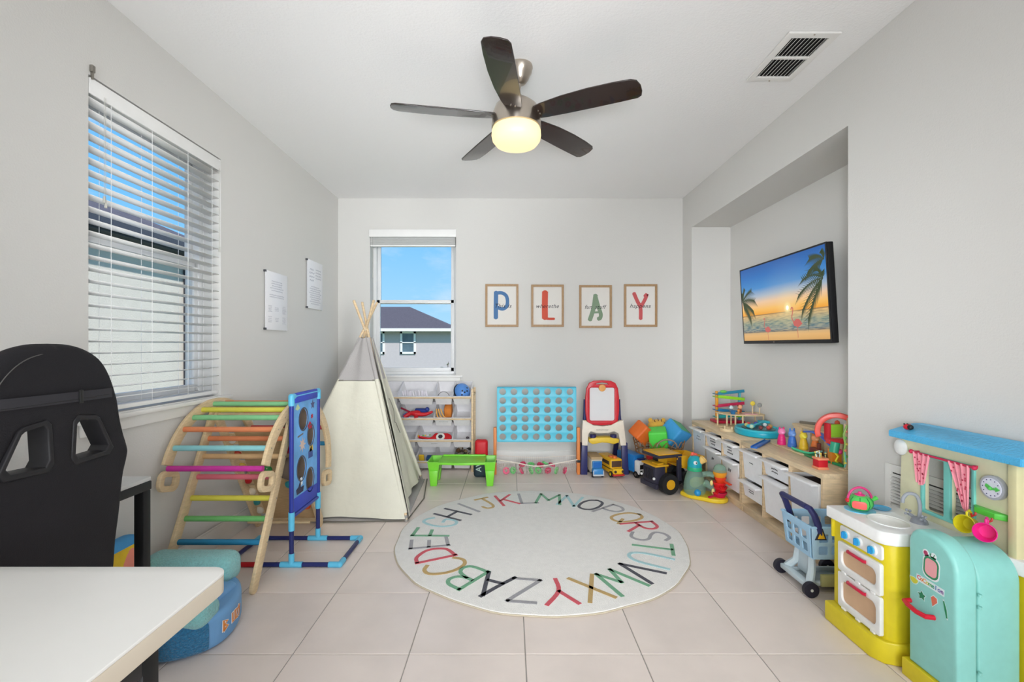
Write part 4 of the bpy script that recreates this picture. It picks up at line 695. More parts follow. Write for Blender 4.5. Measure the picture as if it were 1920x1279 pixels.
# ---------------------------------------------------------------- green lap table
GT = pl((128, 216, 62), .35); GD = pl((96, 178, 40), .4)
t = thing('lap_table', 'bright green plastic lap table with side pockets on the floor', 'kids table', (-.415, 4.15, 0))
MB().plate([tuple(q)[:2] for q in bez([(-.615, 4.02, 0), (-.415, 4.00, 0), (-.215, 4.02, 0)], 6)]+[(-.22, 4.285), (-.61, 4.285)], depth=.02, bev=.005, M=T(0, 0, .2)).build('table_top', GT, t); MB().box(-.61, -.22, 4.265, 4.285, .205, .222, .006).build('back_lip', GT, t)
for s_, xa, xb in ((1, -.71, -.61), (-1, -.125, -.22)):
    MB().openbox(min(xa, xb), max(xa, xb), 4.03, 4.285, .12, .206, .006, .82, .004, T(0, 0, 0) , .006).build('side_pocket', GT, t); MB().box(min(xa, xb)+.014, max(xa, xb)-.014, 4.05, 4.265, .128, .131).build('pocket_floor', GD, t)
    for yy in (4.06, 4.255):
        cx = (xa+xb)/2; MB().taper(cx-.028, cx+.028, yy-.022, yy+.022, 0, .135, 1.45, 1.25, .006).build('leg', GT, t)
# red and navy toy box
b = thing('activity_case', 'upright red and navy child case behind the green table', 'case', (-.275, 4.36, 0))
MB().box(-.335, -.20, 4.30, 4.40, 0, .16, .03, seg=4).build('lower_body', pl((34, 52, 64), .5), b); MB().box(-.325, -.205, 4.32, 4.41, .15, .34, .028, seg=4).build('upper_body', pl((200, 20, 34), .5), b)
MB().text('AV', .07, frame((-.285, 4.2985, .10), (0.0, 0, 1), (-1, 0, 0)), .001, off=.001).build('lettering', pl((190, 214, 205)), b, smooth=False)
# ---------------------------------------------------------------- four-in-a-row game
CB = pl((92, 198, 224), .4); OR2 = pl((222, 132, 66), .45)
c = thing('row_game', 'giant light blue four-in-a-row game board with orange legs', 'board game', (.253, 4.44, 0))
s_ = 4.44/F
hx = [(942.5+20.95*i-956)*s_ for i in range(7)]; hz = [H-(734.4+16.85*j-648)*s_ for j in range(6)]
for yy in (4.425, 4.452): MB().plate(rrect(-.122, .629, .305, .824, .012), [circ(a, b_, .0318, 20)[::-1] for a in hx for b_ in hz], .006, .001, XZ(yy)).build('board_panel', CB, c)
MB().box(-.122, -.112, 4.428, 4.449, .31, .82).box(.619, .629, 4.428, 4.449, .31, .82).box(-.11, .617, 4.428, 4.449, .308, .316).build('board_edge', CB, c); MB().box(-.115, .622, 4.421, 4.4225, .558, .5605).box(-.12, .627, 4.4205, 4.455, .816, .826, .002).build('board_seam', pl((66, 170, 200)), c)
for xa in (-.155, .632):
    MB().box(xa, xa+.03, 4.40, 4.43, 0, .445, .006).build('leg', OR2, c); MB().box(xa+.002, xa+.028, 4.45, 4.48, 0, .44, .006).build('leg', OR2, c); MB().box(xa-.002, xa+.032, 4.396, 4.436, .115, .14, .004).build('strap_joint', BLACKP, c)
MB().tube([tuple(q) for q in bez([(-.125, 4.39, .145), (.05, 4.36, .125), (.25, 4.35, .095), (.45, 4.36, .12), (.632, 4.39, .145)], 6)], .005, 6).tube([(-.125, 4.50, .16), (.25, 4.50, .135), (.632, 4.50, .16)], .003, 6).build('net_cord', pl((236, 226, 214), .8), c)
t_ = bmesh.new(); G = []
for i in range(41):
    u = i/40; x = -.122+.752*u; sg = math.sin(PI*u); row = []
    for j in range(13):
        v = j/12; y = 4.38-.02*sg+(.115+.02*sg)*v; zt = .145-.05*sg*(1-v)+.01*v; z = zt-(zt-.004-.05*(1-sg**.4))*math.sin(PI*v)**.55; row.append(t_.verts.new((x, y, z)))
    G.append(row)
for i in range(40):
    for j in range(12): t_.faces.new((G[i][j], G[i+1][j], G[i+1][j+1], G[i][j+1]))
bmesh.ops.wireframe(t_, faces=t_.faces[:], thickness=.0026, use_replace=True)
m = MB(); m._m(t_, None); m.build('net', pl((222, 206, 200), .8), c, smooth=False)
DG = pl((110, 205, 120)); DP = pl((214, 60, 104))
for i, (x, y, z, tl, q) in enumerate(((-.035, 4.42, .034, 70, 1), (.03, 4.43, .036, 75, 0), (.11, 4.42, .036, 60, 1), (.20, 4.42, .034, 70, 0), (.27, 4.43, .036, 80, 0), (.36, 4.42, .036, 65, 1), (.44, 4.43, .034, 75, 0), (.52, 4.43, .036, 70, 1), (.12, 4.46, .085, 30, 1), (.20, 4.44, .088, 15, 0), (.29, 4.45, .082, 25, 1), (.40, 4.45, .085, 20, 1), (.34, 4.47, .09, 35, 0))):
    item('game_disc', (['second', 'fourth', 'fifth', 'seventh', 'back left', 'back right'][[1, 3, 4, 6, 9, 12].index(i)] if not q else ['first', 'third', 'sixth', 'last', 'back left', 'back middle', 'back right'][[0, 2, 5, 7, 8, 10, 11].index(i)])+[' green', ' pink'][q]+' game disc from the left in the net under the blue board', 'game disc', DP if q else DG, MB().lathe([(.012, -.008), (.032, -.008), (.034, 0), (.032, .008), (.012, .008), (.012, -.008)], seg=20, M=T(x, y, z) @ RZ(i*40) @ RX(tl)), ['green', 'pink'][q]+' discs in the game net')
# ---------------------------------------------------------------- easel
e = thing('easel', 'child double easel with red-framed whiteboard and navy legs', 'easel', (.88, 4.43, 0)); s_ = 4.43/F
def E(x, y): return ((x-956)*s_, H-(y-648)*s_)
NV = pl((44, 46, 98), .4)
fo = [E(*p) for p in ((1097, 745), (1099, 728), (1104, 718), (1112, 714), (1128, 713), (1145, 714), (1153, 718), (1158, 728), (1160, 745), (1160, 770), (1158, 788), (1152, 795), (1128, 797), (1104, 795), (1099, 788), (1097, 770))]
fi = rrect(*(E(1105, 0)[0], E(1151.5, 0)[0], E(0, 788.5)[1], E(0, 726.5)[1]), .02); hd = [E(*p) for p in ((1116, 721), (1118, 718.5), (1128, 717), (1138, 718.5), (1140, 721), (1128, 720))]
MB().plate(fo, [fi[::-1], hd], .03, .006, XZ(4.42)).build('board_frame', pl((204, 34, 48), .35), e); MB().plate(fi, depth=.008, M=XZ(4.425)).build('whiteboard', mat('whiteboard', (226, 226, 228), .15, var=.01), e)
MB().lathe([(0, .012), (.03, .010), (.034, 0), (0, 0)], seg=20, M=frame((E(1128, 0)[0], 4.40, E(0, 727)[1]), (1, 0, 0), (0, 0, 1)) , a0=0, a1=360).build('clip_knob', pl((226, 160, 84)), e)
for sx1 in (-1, 1):
    cx = .875; x = lambda v: cx+sx1*v
    MB().tube([(x(.172), 4.44, .44), (x(.162), 4.445, .56), (x(.157), 4.45, .705)], .017, 10).build('upper_arm', NV, e); MB().cyl((x(.165), 4.405, .50), (x(.165), 4.43, .50), .012).build('pivot_knob', pl((236, 220, 170)), e)
    MB().taper(-.033, .033, -.02, .02, 0, .30, .85, .8, .006, T(.697 if sx1 < 0 else 1.088, 4.42, 0) @ RY(-1.5*sx1)).build('leg', NV, e); MB().taper(-.028, .028, -.018, .018, 0, .30, .8, .8, .006, T(x(.165), 4.70, 0) @ RX(26)).build('leg', pl((30, 30, 66), .4), e)
br_ = [E(*p) for p in ((1092, 787), (1100, 790), (1112, 796.5), (1128, 798.5), (1144, 796.5), (1156, 790), (1167, 787), (1169, 800), (1173, 834), (1162, 834.5), (1160, 822), (1158, 812), (1150, 808), (1139, 811), (1128, 811.5), (1117, 811), (1107, 808), (1103, 812), (1101.5, 822), (1101, 834.5), (1090.5, 834), (1090, 810))]
MB().plate(br_, depth=.05, bev=.006, M=XZ(4.42)).build('bracket', pl((232, 222, 206), .4), e)
sc = MB(); scribble(sc, .14, .016, 1, frame((E(1128, 0)[0], 4.3945, E(0, 805)[1]), (1, 0, 0), (0, 0, 1)), 9); sc.build('script_print', INK, e, smooth=False)
tr_ = [E(*p) for p in ((1103, 823), (1110, 820), (1120, 819.5), (1136, 819), (1150, 820), (1160, 823), (1159, 829), (1150, 832), (1140, 830), (1128, 829), (1118, 831), (1110, 832), (1104, 829))]
MB().plate(tr_, depth=.10, bev=.008, M=XZ(4.45)).build('tray', pl((232, 196, 60), .4), e)
for x in (1112, 1150): MB().cyl((E(x, 0)[0], 4.43, .345), (E(x, 0)[0], 4.43, .375), .03).build('paint_cup', pl((44, 40, 92)), e)
# ---------------------------------------------------------------- toy vehicles
def wheels(t, xs, y, r, w, hub, z=None):
    for x in xs:
        for s in (-1, 1):
            M = WM[t.name]; o = MB().cyl((x, s*y-w/2, r), (x, s*y+w/2, r), r, seg=20, M=M).build('wheel', RUBBER, t); MB().cyl((x, s*(y+w/2)-.002*s, r), (x, s*(y+w/2)+.003*s, r), r*.5, seg=16, M=M).build('hub_cap', hub, o)
v = thing('toy_van', 'small blue toy van with a tan roof under the easel', 'toy vehicle', (.805, 4.40, 0), -90+4); M = WM[v.name]
MB().box(-.16, .05, -.052, .052, .03, .175, .008, M).build('cargo_box', pl((206, 196, 176), .5), v); MB().box(-.165, .055, -.054, .054, .155, .18, .006, M).build('roof', pl((186, 158, 116), .6), v)
MB().box(.04, .115, -.05, .05, .022, .085, .014, M).box(.04, .075, -.045, .045, .08, .145, .01, M).build('cab', pl((60, 140, 205)), v); MB().box(.074, .078, -.038, .038, .09, .138, M=M).build('windshield', pl((40, 110, 190), .15), v)
MB().box(.112, .12, -.052, .052, .02, .035, .003, M).box(.11, .118, -.05, -.042, .03, .07, .002, M).box(.11, .118, .042, .05, .03, .07, .002, M).build('bumper', pl((200, 205, 210)), v); wheels(v, (.075, -.11), .045, .026, .016, CHROME)
v = thing('toy_bus', 'yellow toy school bus with black headlights under the easel', 'toy vehicle', (.965, 4.43, 0), -90+14); M = WM[v.name]
MB().box(-.19, .10, -.06, .06, .03, .165, .016, M, 3).build('bus_body', pl((240, 186, 40)), v); MB().box(.09, .15, -.052, .052, .03, .085, .02, M, 3).build('hood', pl((246, 196, 44)), v)
MB().box(.098, .102, -.05, .05, .09, .148, .004, M).build('windshield', pl((90, 70, 60), .15), v); MB().box(-.17, .07, -.0615, .0615, .105, .14, .003, M).build('side_windows', pl((70, 60, 54), .2), v); MB().box(-.19, .10, -.0625, .0625, .072, .08, .001, M).build('stripe', pl((60, 44, 30)), v)
for s in (-1, 1): MB().cyl((.146, s*.036, .06), (.153, s*.036, .06), .012, M=M).build('headlight', pl((60, 50, 50)), v)
MB().box(.09, .155, -.055, .055, .02, .034, .005, M).build('bumper', pl((200, 50, 50)), v); MB().cyl((.06, 0, .165), (.06, 0, .185), .02, M=M).box(-.02, .03, -.03, .03, .163, .178, .006, M).build('roof_light', pl((226, 120, 60)), v); wheels(v, (.095, -.12), .052, .028, .018, YELLOW)
v = thing('toy_police_truck', 'blue and white toy truck with black windshield beside the easel leg', 'toy vehicle', (1.185, 4.40, 0), -90+22); M = WM[v.name]
MB().box(-.22, .05, -.06, .06, .04, .20, .01, M).build('cargo_box', pl((36, 122, 196)), v); MB().box(.05, .125, -.06, .06, .03, .16, .016, M).build('cab', WHITEP, v); MB().box(.122, .128, -.048, .048, .085, .125, .003, M).box(.115, .13, -.05, .05, .03, .05, .004, M).build('windshield', BLACKP, v)
MB().box(.06, .10, -.035, .035, .158, .172, .005, M).build('light_bar', pl((30, 40, 110)), v)
for s in (-1, 1): MB().box(.124, .13, s*.035-.012, s*.035+.012, .055, .072, .003, M).build('headlight', pl((30, 30, 34)), v)
wheels(v, (.08, -.06, -.16), .054, .03, .02, CHROME)
# ---------------------------------------------------------------- wicker basket with foam blocks
bk = thing('wire_basket', 'round brown wicker basket with looped rim full of soft toys', 'basket', (1.415, 4.45, 0)); WK = mat('wicker', (150, 108, 70), .7, var=.2, vscale=40)
cx, cy = 1.415, 4.45; rt_, rb = .235, .165; 
def br2(z): return rb+(rt_-rb)*z/.33
for z in (.012, .10, .21, .27): MB().tube([(cx+br2(z)*math.cos(R(a)), cy+br2(z)*math.sin(R(a)), z) for a in range(0, 360, 10)], .006, 6, closed=True).build('hoop', WK, bk)
for k in range(18):
    a = R(20*k); b_ = R(20*k+20); m = MB(); m.tube([(cx+br2(.01)*math.cos(a), cy+br2(.01)*math.sin(a), .01), (cx+br2(.27)*math.cos(a), cy+br2(.27)*math.sin(a), .27)], .004, 5)
    m.tube([(cx+br2(.27+.065*math.sin(PI*t/8))*math.cos(a+(b_-a)*t/8), cy+br2(.27+.065*math.sin(PI*t/8))*math.sin(a+(b_-a)*t/8), .27+.065*math.sin(PI*t/8)) for t in range(9)], .004, 5); m.build('stake_loop', WK, bk)
MB().tube([(cx+.0+.09*math.cos(R(a)), cy-.235-.01*math.sin(R(a)), .30+.07*math.sin(R(a))) for a in range(0, 181, 12)], .007, 6).build('handle', mat('handle_grey', (150, 132, 116), .7, var=.1), bk); MB().lathe([(0, .012), (rb, .012), (rb, .004), (0, .004)], (cx, cy, 0), 28).build('basket_floor', WK, bk)
def block(x, y, z, s, c, lab, rx, ry, rz, c2=None):
    o = thing('foam_block', lab, 'toy block', M=T(x, y, z) @ RZ(rz) @ RX(rx) @ RY(ry), group=None); M = WM[o.name]; MB().box(-s, s, -s, s, -s, s, .018, M, 3).build('cube', pl(c, .5), o)
    if c2: MB().box(-s*.8, s*.8, -s*.8, s*.8, s-.004, s+.002, .002, M).build('face_panel', pl(c2, .5), o)
block(1.235, 4.38, .40, .078, (226, 110, 42), 'orange soft block tilted at the left of the basket', 20, 38, 20)
block(1.37, 4.33, .365, .082, (84, 214, 74), 'bright green soft block at the front of the basket', 12, -6, -14)
block(1.555, 4.42, .385, .095, (66, 160, 222), 'large blue soft block tilted at the right of the basket', 32, 24, 24, (90, 180, 130))
tg_ = thing('tiger_plush', 'yellow-orange plush tiger peeking up between the blocks in basket', 'plush toy', (1.42, 4.52, .41)); TY = fb((226, 176, 70)); M = T(1.42, 4.52, .44)
MB().sph((0, 0, 0), .075, (1.15, .95, .85), M).build('head', TY, tg_, ang=80); MB().sph((0, .02, -.13), .08, (1.1, .9, 1.1), M).build('torso', TY, tg_, ang=80)
for s in (-1, 1): MB().sph((s*.062, 0, .055), .022, (1, .5, 1), M).build('ear', TY, tg_)
MB().sph((.03, -.06, -.015), .036, (1.3, .7, .8), M).build('muzzle', fb((214, 80, 60)), tg_)
for k, (x, z) in enumerate(((-.05, .02), (-.03, .045), (0, .058), (.03, .05), (.06, .02))): MB().tube([(x, -.052+.2*abs(x), z), (x*1.1, -.03, z+.018)], .004, 5, M=M).build('stripe', pl((110, 70, 40), .9), tg_)
for (x, y, z, r_, c_, lab) in ((1.31, 4.33, .20, .055, (206, 34, 44), 'red ball inside the wicker basket'), (1.53, 4.34, .20, .05, (40, 90, 190), 'dark blue ball inside the wicker basket'), (1.42, 4.31, .19, .045, (210, 222, 200), 'pale green ball inside the wicker basket front'), (1.37, 4.45, .10, .06, (230, 180, 60), 'yellow ball low in the wicker basket'), (1.48, 4.44, .10, .06, (226, 120, 60), 'orange ball low in the wicker basket')):
    item('toy_ball', lab, 'ball', pl(c_), MB().sph((x, y, z), r_))
# ---------------------------------------------------------------- dump truck
YD = pl((214, 160, 30), .4); DK = pl((46, 44, 60), .45); DK2 = pl((30, 29, 34), .5)
v = thing('dump_truck', 'large black and yellow toy dump truck in front of the basket', 'toy vehicle', (1.37, 3.97, 0), 199); M = WM[v.name] @ S(1.0, 1.0, 1.0)
wheels(v, (.11, -.13), .105, .082, .06, YD)
MB().box(-.22, .20, -.07, .07, .06, .12, .01, M).build('chassis', DK2, v); MB().box(.12, .225, -.085, .085, .07, .225, .014, M).build('grille_body', DK, v)
for k in range(6): MB().box(.224, .229, -.06+.022*k, -.05+.022*k, .11, .20, .001, M).build('grille_slat', DK2, v)
MB().box(.205, .235, -.11, .11, .045, .085, .008, M).build('bumper', DK, v); MB().box(.10, .23, -.10, .10, .222, .238, .006, M).build('hood_deck', YD, v)
MB().box(.14, .20, .0, .085, .238, .25, .006, M).build('hood_cover', YD, v); MB().box(.03, .12, -.095, -.01, .13, .285, .01, M).build('cab', YD, v); MB().box(.10, .122, -.088, -.018, .215, .27, .003, M).build('cab_window', DK2, v)
bed = [(-.24, .25), (-.12, .16), (-.02, .20), (.04, .26), (.04, .30), (-.20, .33)]
for s in (-1, 1): MB().plate([(-.25, .285), (-.15, .17), (-.03, .205), (.035, .28), (.02, .31)], depth=.008, bev=.002, M=M @ frame((0, s*.115, 0), (1, 0, 0), (0, 0, 1))).build('bed_side', YD, v)
MB().plate([(-.25, .285), (-.15, .17), (-.14, .18), (-.235, .29)], depth=.23, M=M @ frame((0, 0, 0), (1, 0, 0), (0, 0, 1))).plate([(-.15, .17), (.0, .21), (.0, .22), (-.15, .18)], depth=.23, M=M @ frame((0, 0, 0), (1, 0, 0), (0, 0, 1))).build('bed_floor', YD, v)
MB().box(-.02, .215, -.12, .12, .295, .32, .01, M @ RY(-0)).build('canopy_frame', DK, v); MB().box(-.01, .205, -.11, .11, .318, .328, .006, M).build('canopy', YD, v)
MB().box(-.01, .03, -.12, -.10, .10, .30, .004, M).build('bed_post', DK, v); MB().box(-.01, .03, .10, .12, .10, .30, .004, M).build('bed_post', DK, v)
for s in (-1, 1): MB().sph((.236, s*.085, .13), .011, M=M).build('headlight', pl((225, 225, 225)), v)
# ---------------------------------------------------------------- bird ball popper toy
v = thing('bird_ball_toy', 'translucent teal bird ball toy with red spiral slide on yellow base', 'toy', (1.55, 3.68, 0))
TT = mat('translucent_teal', (196, 232, 216), .12, trans=.75, ior=1.1); 
MB().plate([tuple(q)[:2] for q in bez([(1.385, 3.80, 0), (1.42, 3.72, 0), (1.50, 3.65, 0), (1.56, 3.60, 0), (1.64, 3.585, 0), (1.695, 3.63, 0), (1.698, 3.72, 0), (1.64, 3.78, 0), (1.55, 3.86, 0), (1.44, 3.88, 0)], 5)], depth=.035, bev=.012, M=T(0, 0, .018), seg=3).build('base', pl((240, 206, 50)), v)
bx, by = 1.485, 3.76
MB().lathe([(0, .03), (.075, .03), (.085, .06), (.082, .11), (.068, .17), (.052, .215), (.048, .225)], (bx, by, 0), 32).build('bird_body', TT, v, ang=70)
MB().lathe([(.050, .222), (.053, .235), (.055, .27), (.05, .30), (.035, .325), (0, .335)], (bx, by, 0), 32).build('bird_head', pl((30, 160, 176), .3), v, ang=70)
MB().lathe([(.055, .215), (.058, .225), (.054, .245)], (bx, by, 0), 32).build('collar', pl((40, 170, 120)), v)
MB().lathe([(.02, .0), (.028, .03), (.032, .05), (.026, .052), (.014, .0), (.02, 0)], seg=20, M=T(bx+.03, by-.02, .28) @ RY(40) @ RX(18)).build('beak', pl((240, 200, 120)), v); MB().sph((bx-.012, by-.048, .285), .015).build('eye_white', WHITEP, v); MB().sph((bx-.01, by-.062, .287), .006).build('eye_pupil', BLACKP, v); MB().sph((bx-.01, by+.01, .34), .018, (1, .6, 1)).sph((bx+.012, by+.01, .337), .014, (1, .6, 1)).build('crest', pl((226, 90, 70)), v)
MB().tube([(bx+.06, by-.04, .13), (bx+.10, by-.07, .105), (bx+.13, by-.085, .075)], [.03, .026, .02], 12).build('wing', TT, v); MB().sph((bx-.01, by-.085, .06), .026).build('loose_ball', pl((40, 150, 210)), v)
MB().tube([(bx+.05, by-.03, .19), (bx+.10, by-.05, .20), (bx+.13, by-.06, .19)], [.022, .022, .02], 12).build('feed_pipe', TT, v)
MB().sph((bx+.095, by-.095, .14), .012, (1, 1, 1.8)).sph((bx+.105, by-.10, .075), .013, (1, 1, 1.8)).build('lever', pl((240, 220, 140)), v)
cx, cy = 1.643, 3.66
for k, (c_, z0, z1, r_) in enumerate((((208, 24, 72), .035, .075, .052), ((216, 24, 40), .075, .115, .046), ((222, 30, 36), .11, .15, .046), ((232, 70, 36), .145, .19, .040))):
    MB().lathe([(.0, z1-.004), (r_*.8, z1-.004), (r_*1.08, z1), (r_*1.1, z1-.008), (r_*.85, z0+.012), (r_*.8, z0)], (cx+(.004 if k % 2 else -.004), cy, 0), 28).build('spiral_slide', pl(c_, .25), v, ang=60); MB().box(-.11, -.02, -.014, .014, 0, .008, .003, M=T(cx, cy, z1-.02) @ RZ(20+30*k) @ RY(-10)).build('slide_chute', pl(c_, .25), v)
MB().lathe([(.036, .185), (.044, .20), (.050, .215), (.050, .228), (.046, .23), (0, .222)], (cx, cy, 0), 28).build('funnel', pl((240, 160, 40)), v); MB().lathe([(.048, .23), (.047, .25), (.04, .27), (.022, .285), (0, .29)], (cx, cy, 0), 28).build('dome', TT, v, ang=80)
# ---------------------------------------------------------------- storage units in the niche
FX, BXk, HT = 1.71, 2.13, .515
def unit(name, label, ya, yb, divs):
    u = thing(name, label, 'storage unit', ((FX+BXk)/2, (ya+yb)/2, 0)); t = .018
    MB().box(FX-.003, BXk, ya, yb, HT-.03, HT, .002).build('top_board', PINEH, u); MB().box(FX, BXk, ya+t, yb-t, .035, .055, .001).box(FX+.003, FX+.02, ya+t, yb-t, 0, .035, .001).build('bottom_board', PINEH, u); MB().box(BXk-.006, BXk, ya+t, yb-t, .055, HT-.03).build('back_panel', PINEH, u)
    MB().box(FX, BXk, ya, ya+t, 0, HT-.03, .001).build('side_panel', PINE, u); MB().box(FX, BXk, yb-t, yb, 0, HT-.03, .001).build('side_panel', PINE, u)
    for d in divs: MB().box(FX, BXk-.006, d-t/2, d+t/2, .055, HT-.03, .001).build('divider', PINE, u)
    m = MB()
    for y in [ya+t]+[d+t/2 for d in divs]+[yb-t]+[d-t/2 for d in divs]:
        s = 1 if y in [ya+t]+[d+t/2 for d in divs] else -1
        for z in (.13, .22, .31, .40, .45): m.box(FX+.01, BXk-.02, min(y, y+.006*s), max(y, y+.006*s), z-.004, z+.004)
    m.build('runner_rails', PINE, u, smooth=False)['kind'] = 'stuff'; return u
unit('storage_unit', 'pine bin storage unit at the far end of the wall niche', 3.466, 4.39, (3.777, 4.086)); unit('storage_unit', 'pine bin storage unit nearest the toy kitchen in the niche', 2.555, 3.462, (2.862, 3.164))
TB = pl((248, 248, 250), .4); TUB_SHADE = pl((44, 36, 34), .8)  # dark tone carries the shade inside the tubs
def tub(y0, y1, zt, h, label, lab, seed, lid=TUB_SHADE):
    y0 += .014; y1 -= .014; b = thing('storage_tub', label, 'bin', (1.9, (y0+y1)/2, zt-h), group='white tubs in the pine storage units')
    MB().openbox(FX-.005, BXk-.03, y0, y1, zt-h, zt, .003, .93, .006, None, .005).build('tub_body', TB, b)
    MB().taper(FX-.045, FX+.01, y0-.001, y1+.001, zt-.006, zt+.006, 1, 1, .002).build('front_lip', TB, b)
    MB().box(FX+.0, BXk-.04, y0+.008, y1-.008, zt-h*.35, zt-.018, .004).build('contents', lid, b)  # dark block for the toys, the tub's inner shade put into its colour
    if lab:
        m = MB(); MM = frame((FX+.007 if h < .15 else FX+.006, (y0+y1)/2+.01, zt-min(h*.5, .075)), (0, -1, 0), (-.13*h/.12 if h < .15 else -.06, 0, 1))
        MM = Matrix.Translation((-.0065, 0, 0)) @ MM; scribble(m, lab[0], lab[1], lab[2], MM, seed, .0012); m.build('tub_label', INK, b, smooth=False)
tub(4.086, 4.372, .457, .27, 'white tub with two-line black label in the farthest column', (.10, .05, 2), 1)
tub(3.777, 4.086, .457, .10, 'shallow white tub with label, upper one in second column from back wall', (.10, .07, 3), 2); tub(3.777, 4.086, .34, .22, 'deep white tub behind the bird toy in second column', (.05, .05, 1), 3)
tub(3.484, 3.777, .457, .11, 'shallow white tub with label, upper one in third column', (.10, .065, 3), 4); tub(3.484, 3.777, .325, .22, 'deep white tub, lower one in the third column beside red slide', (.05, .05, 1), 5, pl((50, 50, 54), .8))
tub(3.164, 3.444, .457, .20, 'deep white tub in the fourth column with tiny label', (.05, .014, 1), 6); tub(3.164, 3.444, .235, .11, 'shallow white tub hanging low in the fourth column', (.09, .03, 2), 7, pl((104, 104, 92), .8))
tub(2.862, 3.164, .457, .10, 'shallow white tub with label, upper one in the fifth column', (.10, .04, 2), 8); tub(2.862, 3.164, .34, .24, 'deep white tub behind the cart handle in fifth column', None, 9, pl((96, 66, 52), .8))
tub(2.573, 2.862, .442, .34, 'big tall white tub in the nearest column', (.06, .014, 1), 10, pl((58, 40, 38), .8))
# toys on top ---------------------------------------------------------------
Z = HT
t = thing('ramp_tower', 'colourful ball ramp tower toy at the far end of the pine unit', 'toy', (2.0, 4.28, Z))
MB().box(1.86, 2.12, 4.20, 4.36, Z, Z+.025, .01).build('base', pl((190, 24, 60)), t); MB().box(1.885, 1.905, 4.27, 4.30, Z+.02, .80, .003).build('post', pl((236, 160, 40)), t); MB().box(2.095, 2.11, 4.27, 4.30, Z+.02, .80, .003).build('post', pl((90, 180, 200)), t)
for k, (c_, z, s_) in enumerate((((40, 130, 160), .785, -1), ((150, 214, 40), .735, 1), ((196, 36, 80), .675, -1), ((30, 120, 170), .615, 1), ((40, 160, 160), .575, -1))):
    MB().box(-.12, .12, 4.225, 4.345, -.004, .004, .002, M=T(2.0, 0, z) @ RY(6*s_)).box(-.12, .12, 4.222, 4.228, -.004, .022, .002, M=T(2.0, 0, z) @ RY(6*s_)).build('ramp', pl(c_), t)
MB().box(2.04, 2.12, 4.215, 4.235, .57, .60, .004).build('green_gate', pl((150, 214, 40)), t); MB().sph((1.93, 4.23, .80), .02, (1.6, 1, .7)).build('top_car', pl((120, 200, 90)), t)
t = thing('play_table', 'small two-level wooden activity stand with little figures on top', 'toy', (1.98, 4.0, Z))
MB().plate([tuple(q)[:2] for q in bez([(1.80, 4.10, 0), (1.83, 3.96, 0), (1.93, 3.90, 0), (2.06, 3.88, 0), (2.15, 3.94, 0), (2.16, 4.10, 0)], 5)], depth=.008, bev=.002, M=T(0, 0, .632)).build('upper_shelf', BIRCH, t)
MB().box(1.80, 2.16, 4.02, 4.12, Z, Z+.008, .002).build('lower_shelf', BIRCH, t)
for x, y in ((1.815, 4.085), (1.845, 3.975), (1.95, 3.915), (2.14, 3.95), (2.145, 4.09), (1.90, 3.94), (1.93, 4.08)): MB().cyl((x, y, Z), (x, y, .63), .007, seg=10).build('leg', BIRCH, t)
for x, y, h_ in ((2.04, 3.93, .12), (2.12, 3.97, .10), (2.10, 4.05, .13)): MB().cyl((x, y, .634), (x, y, .634+h_*.6), .004, seg=8).build('post', BIRCH, t)
for (x, y, z, sz, c_, lab) in ((2.04, 3.93, .73, .02, (226, 200, 70), 'yellow flower bead on a peg above the activity stand'), (2.12, 3.97, .71, .02, (150, 150, 146), 'grey round bead on a peg above activity stand')):
    item('peg_bead', lab, 'toy', pl(c_, .6), MB().sph((x, y, z), sz, (1, .5, 1)))
def critter(x, y, z, s, body, head, lab):
    o = thing('toy_animal', lab, 'toy animal', (x, y, z)); MB().sph((x, y, z+s*.9), s*.7, (1, .9, 1.25)).build('body', pl(body, .6), o); MB().sph((x, y-.2*s, z+s*2.2), s*.75).build('head', pl(head, .6), o)
    for q in (-1, 1): MB().sph((x+q*s*.65, y-.1*s, z+s*2.65), s*.28).build('ear', pl(body, .6), o)
critter(1.965, 4.0, .637, .025, (150, 70, 44), (230, 170, 130), 'brown monkey figure on the activity stand'); critter(1.90, 4.02, .637, .022, (84, 110, 130), (210, 226, 230), 'grey-blue animal figure on the activity stand'); critter(1.93, 3.95, .637, .014, (200, 130, 60), (226, 150, 80), 'small orange animal figure on the activity stand')
item('toy_cup', 'tiny blue cup on the front edge of the activity stand', 'toy cup', pl((50, 110, 160)), MB().lathe([(0, 0), (.016, 0), (.022, .032), (.019, .032), (.014, .004), (0, .004)], (1.885, 3.95, .636), 20)); item('pink_plate', 'flat pink pieces lying on the activity stand', 'toy', pl((214, 160, 160)), MB().box(1.97, 2.08, 3.92, 3.99, .636, .644, .002))
item('wooden_ring', 'pale wooden half ring with pegs lying in front of activity stand', 'toy', BIRCH, MB().lathe([(.035, 0), (.055, 0), (.055, .022), (.035, .022), (.035, 0)], (1.79, 3.85, Z), 24).cyl((1.76, 3.83, Z+.02), (1.76, 3.83, Z+.045), .008, seg=10).cyl((1.81, 3.81, Z+.02), (1.81, 3.81, Z+.04), .008, seg=10))
t = thing('fishing_game', 'teal oval magnetic fishing game full of little balls on the unit', 'toy', (1.965, 3.72, Z)); gx, gy = 1.965, 3.70
MB().plate(circ(gx, gy, .165, 36, .20), depth=.045, bev=.012, M=T(0, 0, Z+.0235), seg=3).build('game_base', pl((34, 170, 196), .3), t); MB().tube([(gx+.152*math.cos(R(a)), gy+.187*math.sin(R(a)), Z+.046) for a in range(0, 360, 12)], .010, 8, closed=True).build('rim', pl((60, 186, 204), .3), t)
MB().plate(circ(gx, gy, .115, 30, .14), depth=.008, bev=.002, M=T(0, 0, Z+.048)).build('pond', pl((40, 100, 110), .3), t)
